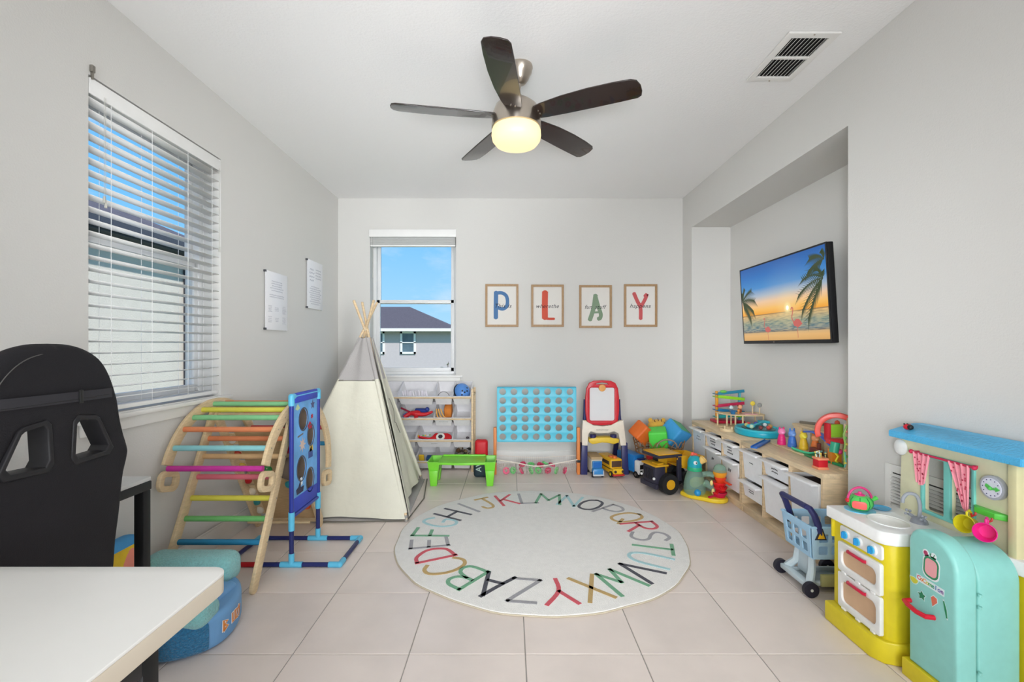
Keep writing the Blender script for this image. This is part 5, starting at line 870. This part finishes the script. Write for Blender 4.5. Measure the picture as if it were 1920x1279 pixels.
MB().tube([(gx-.06, gy-.02, Z+.07), (gx+.10, gy+.10, Z+.085)], .009, 8).sph((gx-.07, gy-.02, Z+.068), .026, (1.3, 1, .6)).box(gx+.07, gx+.14, gy+.08, gy+.15, Z+.07, Z+.09, .006).build('paddle', pl((52, 178, 196), .3), t)
for k, c_ in enumerate(((220, 226, 226), (70, 90, 180), (206, 70, 74), (196, 190, 120), (190, 220, 190), (120, 60, 60), (206, 80, 70), (200, 160, 90))): a = k*.785+.4; item('game_ball', ['white', 'dark blue', 'red', 'olive', 'pale green', 'brown', 'orange-red', 'mustard'][k]+' small ball in the teal oval game', 'toy ball', pl(c_), MB().sph((gx+.08*math.cos(a), gy+.10*math.sin(a), Z+.068), .016, seg=14), 'small balls in the teal game')
m = MB(); a = Vector((1.66, 3.185, Z)); b_ = Vector((1.90, 3.44, Z)); dd = (b_-a).normalized(); MM = frame(a, dd, Vector((-dd.y, dd.x, 0)))
item('blue_track', 'long flat blue track piece lying diagonally across the unit top', 'toy', pl((36, 104, 190)), MB().box(0, .33, -.02, .02, .001, .010, .002, MM).box(0, .33, -.02, -.014, .008, .016, .001, MM).box(0, .33, .014, .02, .008, .016, .001, MM))
item('wooden_board', 'thin pale wooden board under the four round figures', 'board', BIRCH, MB().box(1.86, 2.06, 2.98, 3.34, Z+.001, Z+.010, .002))
def skittle(x, y, c_, c2, lab, ears):
    o = thing('toy_skittle', lab, 'toy figure', (x, y, Z+.01)); z = Z+.0105
    MB().lathe([(0, 0), (.026, 0), (.028, .006), (.027, .022), (.0255, .024), (.026, .027), (.0245, .045), (.023, .047), (.0225, .05), (.019, .066), (.016, .072), (0, .074)], (x, y, z), 24).build('body', pl(c_), o); MB().sph((x, y, z+.090), .024, (1, .95, 1)).build('head', pl(c2), o)
    for q in (-1, 1): MB().sph((x+q*.014, y, z+.112), .009, (.7, .5, ears)).build('ear', pl(c_), o)
    MB().sph((x, y-.020, z+.085), .010, (1.2, .6, .8)).build('muzzle', pl(tuple(min(255, v+30) for v in c2)), o)
skittle(1.90, 3.27, (226, 40, 120), (240, 130, 180), 'pink round-headed toy figure, first in the row of four', 1.3); skittle(1.925, 3.19, (62, 116, 200), (110, 150, 220), 'blue round-headed toy figure, second in the row of four', 1.9); skittle(1.955, 3.115, (230, 190, 50), (244, 220, 70), 'yellow round-headed toy figure, third in the row of four', 1.1); skittle(1.985, 3.04, (226, 120, 54), (236, 160, 110), 'orange round-headed toy figure, last in the row of four', 1.1)
m = MB()
item('green_track', 'wavy mint green track piece on the unit in front of figures', 'toy', pl((70, 190, 140)), MB().plate([tuple(q)[:2] for q in bez([(0, .012, 0), (.05, .0, 0), (.10, -.006, 0), (.16, .012, 0)], 5)]+[tuple(q)[:2] for q in bez([(.16, .022, 0), (.10, .006, 0), (.05, .012, 0), (0, .024, 0)], 5)], depth=.036, bev=.002, M=T(1.845, 3.06, Z+.012) @ RZ(-52) @ RX(60)))
item('green_leaf', 'dark green leaf-shaped track lying flat behind the red planter', 'toy', pl((34, 140, 84)), MB().plate([tuple(q)[:2] for q in bez([(0, 0, 0), (.06, .04, 0), (.16, .045, 0), (.28, .0, 0), (.30, -.03, 0), (.2, -.02, 0), (.1, -.03, 0), (0, 0, 0)], 5)][:-1], depth=.014, bev=.003, M=T(1.875, 2.99, Z+.009) @ RZ(-78)))
p = thing('toy_planter', 'tiny red planter box with white-green sprouts at the unit corner', 'toy', (1.765, 2.66, Z)); MB().box(1.738, 1.80, 2.635, 2.695, Z, Z+.014, .003).box(1.738, 1.80, 2.635, 2.695, Z+.054, Z+.066, .003).build('box_trim', pl((236, 150, 110), .6), p); MB().box(1.742, 1.796, 2.639, 2.691, Z+.01, Z+.06, .003).build('box_body', pl((206, 24, 40), .6), p)
for k in range(14): x, y = 1.748+rr.uniform(0, .042), 2.645+rr.uniform(0, .04); MB().cyl((x, y, Z+.06), (x+rr.uniform(-.008, .008), y, Z+.082), .0022, seg=5).sph((x, y, Z+.088+rr.uniform(-.004, .008)), .006, seg=8).build('sprout', pl([(226, 236, 230), (90, 130, 120), (230, 200, 90)][k % 3], .6), p)
t = thing('train_table', 'low wooden play house box with orange cone roof behind the figures', 'toy', (2.04, 2.98, Z)); MB().box(1.99, 2.125, 2.80, 3.30, .655, .672, .003).build('top_board', BIRCH, t); MB().box(1.995, 2.01, 2.81, 2.97, Z, .655, .002).box(1.995, 2.01, 3.20, 3.29, Z, .655, .002).box(2.11, 2.12, 2.81, 3.29, Z, .655, .002).build('wall_panel', BIRCH, t)
MB().tube([tuple(q) for q in bez([(2.0, 3.22, .69), (2.03, 3.08, .70), (2.05, 2.95, .715)], 5)], .010, 6).build('grey_branch', pl((122, 112, 98), .8), t); MB().lathe([(0, 0), (.024, 0), (.02, .04), (.012, .075), (0, .082)], (2.03, 2.90, .673), 16).build('cone', pl((206, 84, 50), .5), t)
item('blue_ramp', 'blue curved ramp piece sloping down in front of the play house', 'toy', pl((70, 110, 210)), MB().plate([(0, 0), (.10, .018), (.2, .012), (.32, -.03), (.32, -.042), (.2, 0), (.1, .006), (0, -.012)], depth=.04, bev=.002, M=frame((1.965, 3.10, .652), (-.12, -1, 0), (0, 0, 1))))
item('train_figure', 'dark red toy train hanging near the blue ramp', 'toy', pl((120, 50, 40)), MB().box(1.93, 1.965, 2.93, 3.02, Z+.012, Z+.05, .006).cyl((1.95, 2.95, Z+.05), (1.95, 2.95, Z+.085), .012).cyl((1.925, 2.95, Z+.014), (1.93, 2.95, Z+.014), .012).cyl((1.925, 3.0, Z+.014), (1.93, 3.0, Z+.014), .012))
t = thing('arch_playhouse', 'red arched toy playhouse with green roof leaning by the niche edge', 'toy', (2.02, 2.70, Z))
MB().plate(arc(0, 0, .115, 200, -20, 24)+arc(0, 0, .085, -20, 200, 24), depth=.05, bev=.004, M=frame((1.96, 2.80, .70), (.85, -.5, 0), (0, 0, 1))).build('arch_roof', pl((232, 80, 66)), t)
MB().box(1.905, 1.925, 2.80, 2.84, .645, .75, .004).box(1.90, 2.02, 2.78, 2.82, .63, .66, .006).build('arch_wall', pl((216, 56, 66)), t); MB().box(1.92, 2.0, 2.80, 2.815, .665, .745, .01).build('window', pl((150, 205, 60)), t)
MB().box(2.0, 2.15, 2.62, 2.72, .79, .81, .006, M=T(0, 0, 0)).build('green_roof', pl((160, 216, 100)), t); MB().cyl((1.915, 2.765, .585), (1.925, 2.765, .645), .024).build('green_disc', pl((60, 176, 140)), t)
MB().box(1.90, 1.96, 2.76, 2.80, Z, .605, .004).build('orange_panel', pl((214, 130, 40)), t); MB().tube([(1.905, 2.755, .60), (1.93, 2.75, .565), (1.915, 2.75, .54), (1.935, 2.75, .522)], .006, 6).build('yellow_squiggle', pl((236, 220, 60)), t); MB().sph((1.945, 2.755, .59), .014).build('pink_knob', PINK, t)
for z in (Z+.006, .57, .63, .70): MB().box(1.985, 2.15, 2.60, 2.76, z-.005, z+.005, .002).build('shelf_board', pl((150, 112, 74), .6), t)
MB().box(2.14, 2.15, 2.60, 2.78, Z, .79).box(1.985, 1.995, 2.75, 2.76, Z, .79).box(1.985, 1.995, 2.60, 2.61, Z, .64).build('wood_wall', BIRCH, t); MB().box(-.05, .05, -.02, .02, -.005, .005, .003, T(1.985, 2.64, .60) @ RY(-38)).build('blue_slide', pl((90, 180, 226)), t)
t = thing('bead_post', 'upright wooden post with green pattern beside the red playhouse', 'toy', (1.85, 2.62, Z)); MB().box(1.885, 1.905, 2.625, 2.64, Z, .775, .003).build('post', BIRCH, t)
MB().tube([(1.877, 2.62, Z+.03), (1.872, 2.62, Z+.10), (1.88, 2.62, .66), (1.87, 2.62, .72), (1.89, 2.62, .77)], .006, 6).build('green_vine', pl((150, 190, 90)), t); MB().tube([(1.872, 2.615, .62), (1.88, 2.615, .56), (1.87, 2.615, Z+.02)], .004, 6).build('teal_wire', pl((100, 190, 180)), t)
for k in range(6): MB().sph((1.878+.006*(k % 2), 2.618, .56+.035*k), .008).build('bead', pl([(240, 220, 100), (120, 200, 90), (236, 150, 120)][k % 3]), t)
MB().box(1.865, 1.92, 2.61, 2.655, Z, Z+.008, .002).build('post_base', BIRCH, t)
# ---------------------------------------------------------------- toy shopping cart
c = thing('shopping_cart', 'pale blue toy shopping cart with navy handle between unit and kitchen', 'toy cart', (1.58, 2.39, 0))
CBL = pl((164, 204, 232), .4); CGR = pl((202, 216, 222), .4); CNV = pl((44, 46, 96), .4); CKH = pl((168, 200, 222), .4)
ya, yb = 2.275, 2.50; zt, zb = .335, .175
holes = [rrect(-.088+.064*i, -.044+.064*i, .018+.062*j, .060+.062*j, .006)[::-1] for i in range(3) for j in range(2)]
yc = (ya+yb)/2
Mr = frame((1.475, yc, zb+.005), (0, -1, 0), (-.10, 0, 1)); holesr = [rrect(-.085+.062*i, -.045+.062*i, .02+.06*j, .062+.06*j, .006)[::-1] for i in range(3) for j in range(2)]
MB().plate([(-.098, 0), (.098, 0), (.112, .155), (-.112, .155)], holesr, .005, .001, Mr).build('basket_rear', CBL, c)
for s, y in ((-1, ya), (1, yb)):
    hs2 = [rrect(.025+.062*i, .068+.062*i, .02+.06*j, .062+.06*j, .006)[::-1] for i in range(4) for j in range(2)]
    MB().plate([(0, 0), (.27, .0), (.285, .155), (-.015, .155)], hs2, .005, .001, frame((1.475, y-.010*s*0, zb+.005), (1, 0, 0), (0, .07*s, 1)) @ T(0, 0, 0)).build('basket_side', CKH, c)
MB().box(1.475, 1.745, ya, yb, zb, zb+.006, .002).build('basket_floor', CBL, c); MB().plate([(-.11, 0), (.11, 0), (.12, .155), (-.12, .155)], [rrect(-.085+.062*i, -.045+.062*i, .02+.06*j, .062+.06*j, .006)[::-1] for i in range(3) for j in range(2)], .005, .001, frame((1.748, yc, zb+.005), (0, -1, 0), (.08, 0, 1))).build('basket_front', CBL, c)
MB().tube([(1.46, ya-.012, zt), (1.76, ya-.012, zt), (1.76, yb+.012, zt), (1.46, yb+.012, zt)], .006, 8, closed=True).build('basket_rim', CBL, c)
MB().cyl((1.452, ya+.012, .428), (1.452, yb-.012, .428), .0135).build('handle_bar', CNV, c)
for s, y in ((-1, ya-.008), (1, yb+.008)):
    MB().tube([(1.452, y-.02*s*1, .428), (1.456, y-.004*s, .426), (1.475, y, .395), (1.492, y, .35), (1.505, y, .30)], [.0135, .014, .015, .016, .012], 10).build('handle_arm', CNV, c)
    MB().plate([(-.026, -.03), (.03, -.03), (.004, .045)], depth=.016, bev=.004, M=XZ(y) @ T(1.503, .305, 0)).build('handle_bracket', pl((36, 34, 44), .5), c); MB().plate([(-.016, -.022), (.019, -.022), (.002, .022)], depth=.004, bev=.001, M=XZ(y+.009*s) @ T(1.503, .305, 0)).build('yellow_triangle', pl((226, 176, 40)), c)
MB().tube([(1.47, ya+.02, .05), (1.50, ya+.05, .10), (1.505, ya+.06, .175)], [.02, .018, .016], 8).tube([(1.47, yb-.02, .05), (1.50, yb-.05, .10), (1.505, yb-.06, .175)], [.02, .018, .016], 8).box(1.50, 1.515, ya+.06, yb-.06, .06, .175, .003).build('frame_upright', CGR, c)
MB().box(1.44, 1.475, ya+.005, yb-.005, .035, .06, .006).box(1.47, 1.74, ya+.03, ya+.05, .03, .055, .005).box(1.47, 1.74, yb-.05, yb-.03, .03, .055, .005).box(1.47, 1.73, ya+.045, yb-.045, .025, .035, .003).build('lower_tray', CGR, c); MB().box(1.53, 1.73, ya+.02, ya+.035, .03, .09, .004).build('side_skirt', pl((180, 176, 120), .5), c)
for x in (1.455, 1.70):
    for y in (ya-.012, yb+.012): MB().cyl((x, y-.011, .036), (x, y+.011, .036), .036, seg=24).build('wheel', pl((34, 32, 44), .5), c); MB().cyl((x, y-.0125, .036), (x, y+.0125, .036), .007, seg=10).build('hub_cap', pl((200, 200, 190)), c)
# ---------------------------------------------------------------- toy kitchen
KY = pl((224, 204, 38), .35); KW = pl((240, 240, 238), .3); KC = pl((236, 232, 196), .4); KT = pl((146, 214, 206), .3); KTQ = pl((130, 214, 204), .4)
k = thing('toy_kitchen', 'plastic toy kitchen with yellow stove, mint fridge and blue-roofed window panel', 'toy kitchen', (1.6, 1.78, 0))
MB().plate([(1.405, 2.085), (1.405, 1.83), (1.43, 1.785), (1.50, 1.76), (1.775, 1.76), (1.775, 2.085)], depth=.085, bev=.006, M=T(0, 0, .0425)).build('plinth', KY, k)
MB().plate([(1.44, 2.075), (1.44, 1.815), (1.452, 1.79), (1.475, 1.778), (1.77, 1.778), (1.77, 2.075)], depth=.38, bev=.005, M=T(0, 0, .27)).build('stove_body', KY, k)
MB().box(1.69, 1.775, 1.505, 1.77, 0, .455, .006).build('rear_cabinet', KY, k)
sink = circ(1.535, 1.895, .062, 28, .075)[::-1]
MB().plate([(1.415, 2.09), (1.415, 1.81), (1.428, 1.782), (1.46, 1.765), (1.615, 1.765), (1.685, 1.525), (1.78, 1.525), (1.78, 2.09)], [sink], .05, .006, T(0, 0, .48)).build('countertop', KW, k)
MB().lathe([(1.0, .024), (.96, .006), (.8, -.018), (.4, -.022), (0, -.022)], seg=28, M=T(1.535, 1.895, .48) @ S(.064, .077, 1)).build('sink_basin', KW, k, ang=70); MB().tube([(1.535+.064*math.cos(R(a)), 1.895+.077*math.sin(R(a)), .505) for a in range(0, 360, 12)], .004, 6, closed=True).build('sink_rim', KW, k)
kf = YZ(1.44) @ RY(0); PF = lambda pts: [(p[0], p[1]) for p in pts]
def fplate(y0, y1, z0, z1, r_, d, x, nm, m_, holes=(), par=k): return MB().plate(rrect(y0, y1, z0, z1, r_), holes, d, min(.003, d/3), YZ(x)).build(nm, m_, par)
fplate(1.80, 2.03, .385, .442, .012, .01, 1.437, 'knob_panel', KW)
for y in (1.988, 1.918, 1.842):
    o = MB().cyl((1.434, y, .412), (1.424, y, .412), .020, seg=24).build('knob_ring', KW, k); MB().cyl((1.428, y, .412), (1.418, y, .412), .0155, seg=24).build('knob', pl((70, 180, 226), .3), k); MB().box(1.408, 1.42, y-.003, y+.003, .399, .425, .002).build('knob_grip', pl((40, 140, 200), .3), k)
for (z0, z1) in ((.247, .372), (.092, .242)):
    wz0, wz1 = z0+.028, z1-.032; o = fplate(1.802, 2.035, z0, z1, .01, .016, 1.434, 'oven_door', KW, [rrect(1.825, 2.012, wz0, wz1, .022)[::-1]]); MB().plate(rrect(1.82, 2.017, wz0-.004, wz1+.004, .022), depth=.003, M=YZ(1.436)).build('oven_window', mat('oven_amber', (214, 176, 140), .25, var=.08), o)
    MB().tube([(1.424, 1.97, z1-.022), (1.418, 1.965, z1-.022), (1.418, 1.875, z1-.022), (1.424, 1.87, z1-.022)], .0065, 10).build('door_handle', pl((206, 30, 64), .3), o)
    for y in (1.84, 1.92, 2.0): MB().box(1.424, 1.44, y-.012, y+.012, z0-.006, z0+.004, .002).build('hinge', KW, o)
MB().box(1.43, 1.47, 2.073, 2.085, .37, .45, .004).build('side_tab', KY, k)
# backdrop with window openings
bp_ = [(1.555, .50), (2.045, .50), (2.045, .60), (2.035, .84), (1.555, .84)]
w1 = rrect(1.832, 1.922, .545, .762, .006)[::-1]; w2 = rrect(1.722, 1.806, .545, .762, .006)[::-1]
MB().plate(bp_, [w1, w2], .02, .004, YZ(1.715)).build('back_panel', KC, k); MB().box(1.685, 1.745, 1.555, 1.585, .50, .845, .005).build('panel_post', pl((222, 214, 168), .4), k)
MB().plate(rrect(1.71, 1.935, .532, .775, .006), [w1, w2], .012, .002, YZ(1.703)).build('window_trim', KTQ, k)
MB().sph((1.70, 2.035, .775), .034, (.35, 1, 1)).build('round_lamp', KW, k, ang=80)
# roof
t_ = bmesh.new(); vs = [t_.verts.new(p) for p in ((1.655, 1.515, .848), (1.655, 2.045, .848), (1.785, 2.045, .848), (1.785, 1.515, .848), (1.73, 1.60, .884), (1.73, 2.01, .884), (1.775, 2.01, .884), (1.775, 1.60, .884), (1.655, 1.515, .822), (1.655, 2.045, .822), (1.785, 2.045, .822), (1.785, 1.515, .822))]
for f_ in ((0, 1, 5, 4), (1, 2, 6, 5), (2, 3, 7, 6), (3, 0, 4, 7), (4, 5, 6, 7), (8, 9, 1, 0), (9, 10, 2, 1), (10, 11, 3, 2), (11, 8, 0, 3), (11, 10, 9, 8)): t_.faces.new([vs[i] for i in f_])
bmesh.ops.recalc_face_normals(t_, faces=t_.faces); bmesh.ops.bevel(t_, geom=t_.edges[:], offset=.002, segments=2, affect='EDGES'); m = MB(); m._m(t_, None); m.build('roof', mat('roof_blue', (84, 182, 230), .35, bump=.4, bscale=90), k)
lb = MB().sph((1.69, 1.985, .872), .017, (1, 1, .75)).build('ladybug', pl((200, 30, 50), .3), k); MB().sph((1.685, 1.968, .873), .011).build('ladybug_head', BLACKP, lb)
for q in ((-.006, .006), (.006, .006), (0, -.004)): MB().sph((1.685+q[0], 1.985+q[1], .883), .0035, seg=8).build('ladybug_spot', BLACKP, lb)
# curtains, rod
MB().cyl((1.678, 1.69, .775), (1.678, 1.955, .775), .005, seg=10).sph((1.678, 1.69, .775), .009).sph((1.678, 1.955, .775), .009).box(1.678, 1.70, 1.698, 1.706, .77, .78).box(1.678, 1.70, 1.94, 1.948, .77, .78).build('curtain_rod', pl((206, 40, 80), .35), k)
CUR = fb((240, 150, 165))
def curtain(ys, ye, yb0, yb1, zb_, nm):
    t_ = bmesh.new(); G = []
    for j in range(11):
        s = j/10; row = []
        for i in range(17):
            u = i/16; y = (ys+(ye-ys)*u)*(1-s)+(yb0+(yb1-yb0)*u)*s; row.append(t_.verts.new((1.676-.006*math.sin(u*22)*(1-.3*s)-.004*s, y, .778-(.778-zb_)*s-.012*math.sin(PI*u)*s)))
        G.append(row)
    for j in range(10):
        for i in range(16): t_.faces.new((G[j][i], G[j][i+1], G[j+1][i+1], G[j+1][i]))
    m = MB(); m._m(t_, None); o = m.build(nm, CUR, k, ang=80); m = MB()
    for q in range(14): u, s = rr.uniform(.1, .9), rr.uniform(.1, .9); y = (ys+(ye-ys)*u)*(1-s)+(yb0+(yb1-yb0)*u)*s; m.plate(circ(0, 0, .0035, 8), depth=.0006, M=YZ(1.668) @ T(y, .778-(.778-zb_)*s-.012*math.sin(PI*u)*s, 0))
    m.build('curtain_print', pl((204, 60, 90), .8), o, smooth=False)
curtain(1.945, 1.865, 1.925, 1.885, .66, 'curtain'); curtain(1.79, 1.705, 1.725, 1.705, .62, 'curtain')
# clock, shelf
MB().cyl((1.705, 1.641, .718), (1.69, 1.641, .718), .042, seg=32).build('clock_rim', pl((176, 178, 186), .3), k); o = MB().cyl((1.692, 1.641, .718), (1.687, 1.641, .718), .034, seg=32).build('clock_face', pl((226, 226, 240), .3), k)
for q in range(12): a = R(30*q); MB().cyl((1.6875, 1.641+.028*math.cos(a), .718+.028*math.sin(a)), (1.686, 1.641+.028*math.cos(a), .718+.028*math.sin(a)), .0022, seg=6).build('clock_mark', pl((90, 90, 130)), o)
MB().plate([(0, -.004), (.02, -.003), (.02, -.008), (.032, 0), (.02, .008), (.02, .003), (0, .004)], depth=.004, M=frame((1.684, 1.641, .716), (0, -1, .05), (0, 0, 1))).plate([(0, -.005), (.016, -.004), (.018, .006), (0, .006)], depth=.004, M=frame((1.684, 1.641, .716), (0, 1, .5), (0, 0, 1))).sph((1.684, 1.641, .716), .007).build('clock_hands', pl((90, 200, 90)), o)
MB().plate([(0, 1.595), (-.012, 1.60), (-.03, 1.62), (-.03, 1.69), (-.012, 1.71), (0, 1.715)], depth=.022, bev=.003, M=T(1.708, 0, .625)).build('small_shelf', pl((90, 206, 70), .35), k)
for y in (1.685, 1.628): MB().tube([(1.68, y, .616), (1.676, y, .606), (1.664, y, .602), (1.662, y, .612)], .0035, 6).build('cup_hook', pl((196, 40, 40)), k)
def cup(x, y, z, c_, ci, lab, rz):
    o = thing('toy_cup', lab, 'toy cup', M=T(x, y, z) @ RZ(rz) @ RY(-90+10)); M = WM[o.name]
    MB().lathe([(0, -.022), (.022, -.022), (.025, -.018), (.032, .026), (.030, .0275), (.0285, .025), (.021, -.017), (0, -.018)], seg=28, M=M).build('cup_body', pl(c_, .3), o, ang=60); MB().tube([tuple(M @ Vector(p)) for p in ((.026, 0, .012), (.042, 0, .014), (.048, 0, 0), (.042, 0, -.012), (.024, 0, -.012))], .004, 8).build('cup_handle', pl(c_, .3), o); return o
cup(1.650, 1.685, .574, (218, 206, 40), None, 'yellow toy cup hanging under the green shelf', 22); cup(1.642, 1.612, .574, (242, 44, 150), None, 'hot pink toy cup hanging under the green shelf', 35)
# faucet
o = MB().lathe([(0, 0), (.03, 0), (.026, .012), (.016, .022), (0, .024)], (1.645, 1.88, .505), 20).build('faucet_base', pl((150, 154, 164), .3), k); MB().tube([tuple(q) for q in bez([(1.645, 1.88, .52), (1.648, 1.88, .575), (1.638, 1.885, .612), (1.612, 1.892, .618), (1.596, 1.897, .60), (1.594, 1.899, .58)], 4)], .0068, 10).build('faucet_spout', pl((160, 164, 172), .3), k)
for s in (-1, 1):
    y = 1.88+.034*s; MB().cyl((1.64, 1.88+.015*s, .52), (1.632, y, .53), .006).build('tap_stem', pl((150, 154, 164), .3), k)
    for a in range(4): MB().sph((1.63+.010*math.cos(a*PI/2+.5), y+.002*s, .535+.010*math.sin(a*PI/2+.5)), .0055, (1, 1, 1), seg=10).build('tap_knob', pl((150, 154, 164), .3), k)
# fridge
fo_ = [(1.718, .065), (1.718, .50)]+arc(1.718-.05, .50, .05, 0, 90, 8, .060)+arc(1.53+.105, .455, .105, 90, 180, 10, .105)+[(1.53, .065)]
fb_ = [(1.714, .065), (1.714, .48)]+arc(1.714-.05, .48, .05, 0, 90, 8, .054)+arc(1.535+.10, .434, .10, 90, 180, 10, .10)+[(1.535, .065)]
MB().plate(fb_, depth=.14, bev=.008, M=YZ(1.607), seg=3).build('fridge_body', KT, k); fd = MB().plate(fo_, depth=.072, bev=.014, M=YZ(1.498), seg=4).build('fridge_door', KT, k)
MB().plate([(1.455, 1.735), (1.455, 1.54), (1.47, 1.525), (1.68, 1.525), (1.68, 1.735)], depth=.066, bev=.004, M=T(0, 0, .033)).build('fridge_plinth', KY, k)
MB().tube([(1.463, 1.708, .287), (1.44, 1.706, .287), (1.434, 1.685, .283), (1.432, 1.65, .279), (1.438, 1.618, .279), (1.463, 1.612, .279)], .0085, 12).build('door_handle', pl((212, 24, 50), .25), fd)
for z in (.40, .36, .145, .105): MB().cyl((1.535, 1.5275, z-.004), (1.535, 1.5275, z+.004), .006, seg=10).build('hinge', KT, fd)
MF = frame((1.4612, 1.625, .455), (0, -1, 0), (0, 0, 1))      # x to the right as seen from the room
MB().plate(rrect(-.030, .036, -.052, .032, .024), depth=.0006, bev=0, M=MF @ RZ(-4)).plate(circ(-.018, .034, .013, 14), depth=.0006, M=MF).plate(circ(.012, .034, .012, 14), depth=.0006, M=MF).build('sticker_border', pl((236, 244, 246), .4), fd)
MB().plate(rrect(-.026, .032, -.047, .027, .022), [rrect(-.020, .026, -.040, .020, .016)[::-1]], .0006, M=MF @ RZ(-4) @ T(0, 0, .0005)).build('sticker_melon_rind', pl((46, 140, 96), .4), fd)
MB().plate(rrect(-.020, .026, -.040, .020, .016), depth=.0006, M=MF @ RZ(-4) @ T(0, 0, .0005)).build('sticker_melon_flesh', pl((240, 168, 172), .4), fd); MB().plate(circ(-.018, .034, .008, 12), depth=.0006, M=MF @ T(0, 0, .0006)).build('sticker_ladybug', pl((176, 60, 100), .4), fd)
MB().ribbon([(0, .03), (.003, .04)], .0025, .0005, MF @ T(0, 0, .0006)).ribbon([(.012, .03), (.016, .040)], .0025, .0005, MF @ T(0, 0, .0006)).build('sticker_stem', pl((60, 130, 90), .4), fd, smooth=False)
MB().box(-.052, .056, -.070-.012, -.070+.012, 0, .0004, M=MF @ RZ(-3) @ T(0, .0, 0)).build('sticker_text_border', pl((226, 240, 242), .4), fd, smooth=False)
for i, (ch, cl) in enumerate(zip('CoComelon', ((214, 60, 70), (226, 120, 50), (230, 150, 60), (220, 200, 70), (70, 170, 90), (60, 150, 130), (50, 120, 180), (90, 90, 170), (120, 70, 150)))): MB().text(ch, .021, MF @ RZ(-3) @ T(-.043+.0113*i+(.001 if ch != 'l' else 0), -.069, .0008), .0002, off=.0004).build('sticker_letter', pl(cl, .5), fd, smooth=False)
def stk(pts, x, y, cl, nm, a=0, s=1): MB().plate([(p[0]*s*1.2, p[1]*s*1.2) for p in pts], depth=.0004, M=MF @ T(x, y, 0) @ RZ(a)).build('sticker_border', pl((214, 236, 236), .4), fd, smooth=False); MB().plate([(p[0]*s, p[1]*s) for p in pts], depth=.0006, M=MF @ T(x, y, .0004) @ RZ(a)).build(nm, pl(cl, .4), fd, smooth=False)
stk(arc(0, .006, .016, 180, 360, 10, .018)+[(0, .010)], -.066, -.085, (206, 206, 60), 'sticker_lemon', -6); stk(star(.016, .009, 5), -.034, -.125, (30, 130, 86), 'sticker_broccoli'); stk([(0, -.018), (.012, .004), (.008, .015), (-.004, .016), (-.010, .006)], .012, -.12, (226, 116, 90), 'sticker_carrot', -12, 1.1); stk([(-.002, .024), (.002, .024), (.005, 0), (.003, -.024), (-.001, -.024), (-.002, 0)], .055, -.125, (30, 140, 90), 'sticker_bean', 12, 1.1)
# things on the counter
kt = thing('toy_kettle', 'green melon-shaped toy kettle with pink handle on the counter', 'toy kettle', (1.515, 2.03, .507)); x, y, z = 1.515, 2.025, .510
MB().lathe([(0, 0), (.030, 0), (.040, .008), (.047, .025), (.044, .042), (.032, .055), (.018, .060), (0, .061)], (x, y, z), 32).build('kettle_body', pl((88, 200, 96), .3), kt)
for q in range(8): a = R(45*q+10); MB().tube([(x+r_*math.cos(a), y+r_*math.sin(a), z+h_) for r_, h_ in ((.041, .008), (.0475, .025), (.045, .042), (.033, .055))], .0016, 5).build('rind_stripe', pl((30, 130, 70), .3), kt)
MB().plate(rrect(-.026, .026, -.016, .016, .011), depth=.006, bev=.001, M=frame((x-.028, y-.036, z+.027), (.78, -.62, 0), (0, 0, 1))).build('kettle_panel', pl((232, 96, 92), .3), kt)
MB().lathe([(0, .056), (.018, .056), (.020, .062), (.008, .068), (.006, .074), (0, .076)], (x, y, z), 20).build('kettle_lid', PINK, kt); MB().tube([(x-.045*math.cos(R(a)), y+.010*math.cos(R(a)), z+.035+.058*math.sin(R(a))) for a in range(0, 181, 12)], .005, 8).build('kettle_handle', pl((206, 60, 120), .3), kt)
MB().lathe([(.006, 0), (.009, .03), (.007, .03)], seg=12, M=T(x+.035, y-.015, z+.038) @ RY(60)).build('kettle_spout', pl((80, 196, 80), .3), kt); MB().sph((x-.045, y+.01, z+.035), .010).build('handle_knob', pl((196, 40, 50), .3), kt)
item('burner_plate', 'blue round burner disc under the melon kettle', 'burner', pl((110, 196, 232), .3), MB().lathe([(0, 0), (.056, 0), (.056, .003), (0, .0035)], (1.515, 2.025, .505), 32)); item('toy_plate', 'blue round toy plate lying on the counter beside kettle', 'toy plate', pl((60, 160, 206), .3), MB().lathe([(0, .002), (.022, .002), (.034, .006), (.036, .009), (.032, .007), (.020, .005), (.012, .0045), (0, .0045)], (1.615, 2.035, .5042), 28))
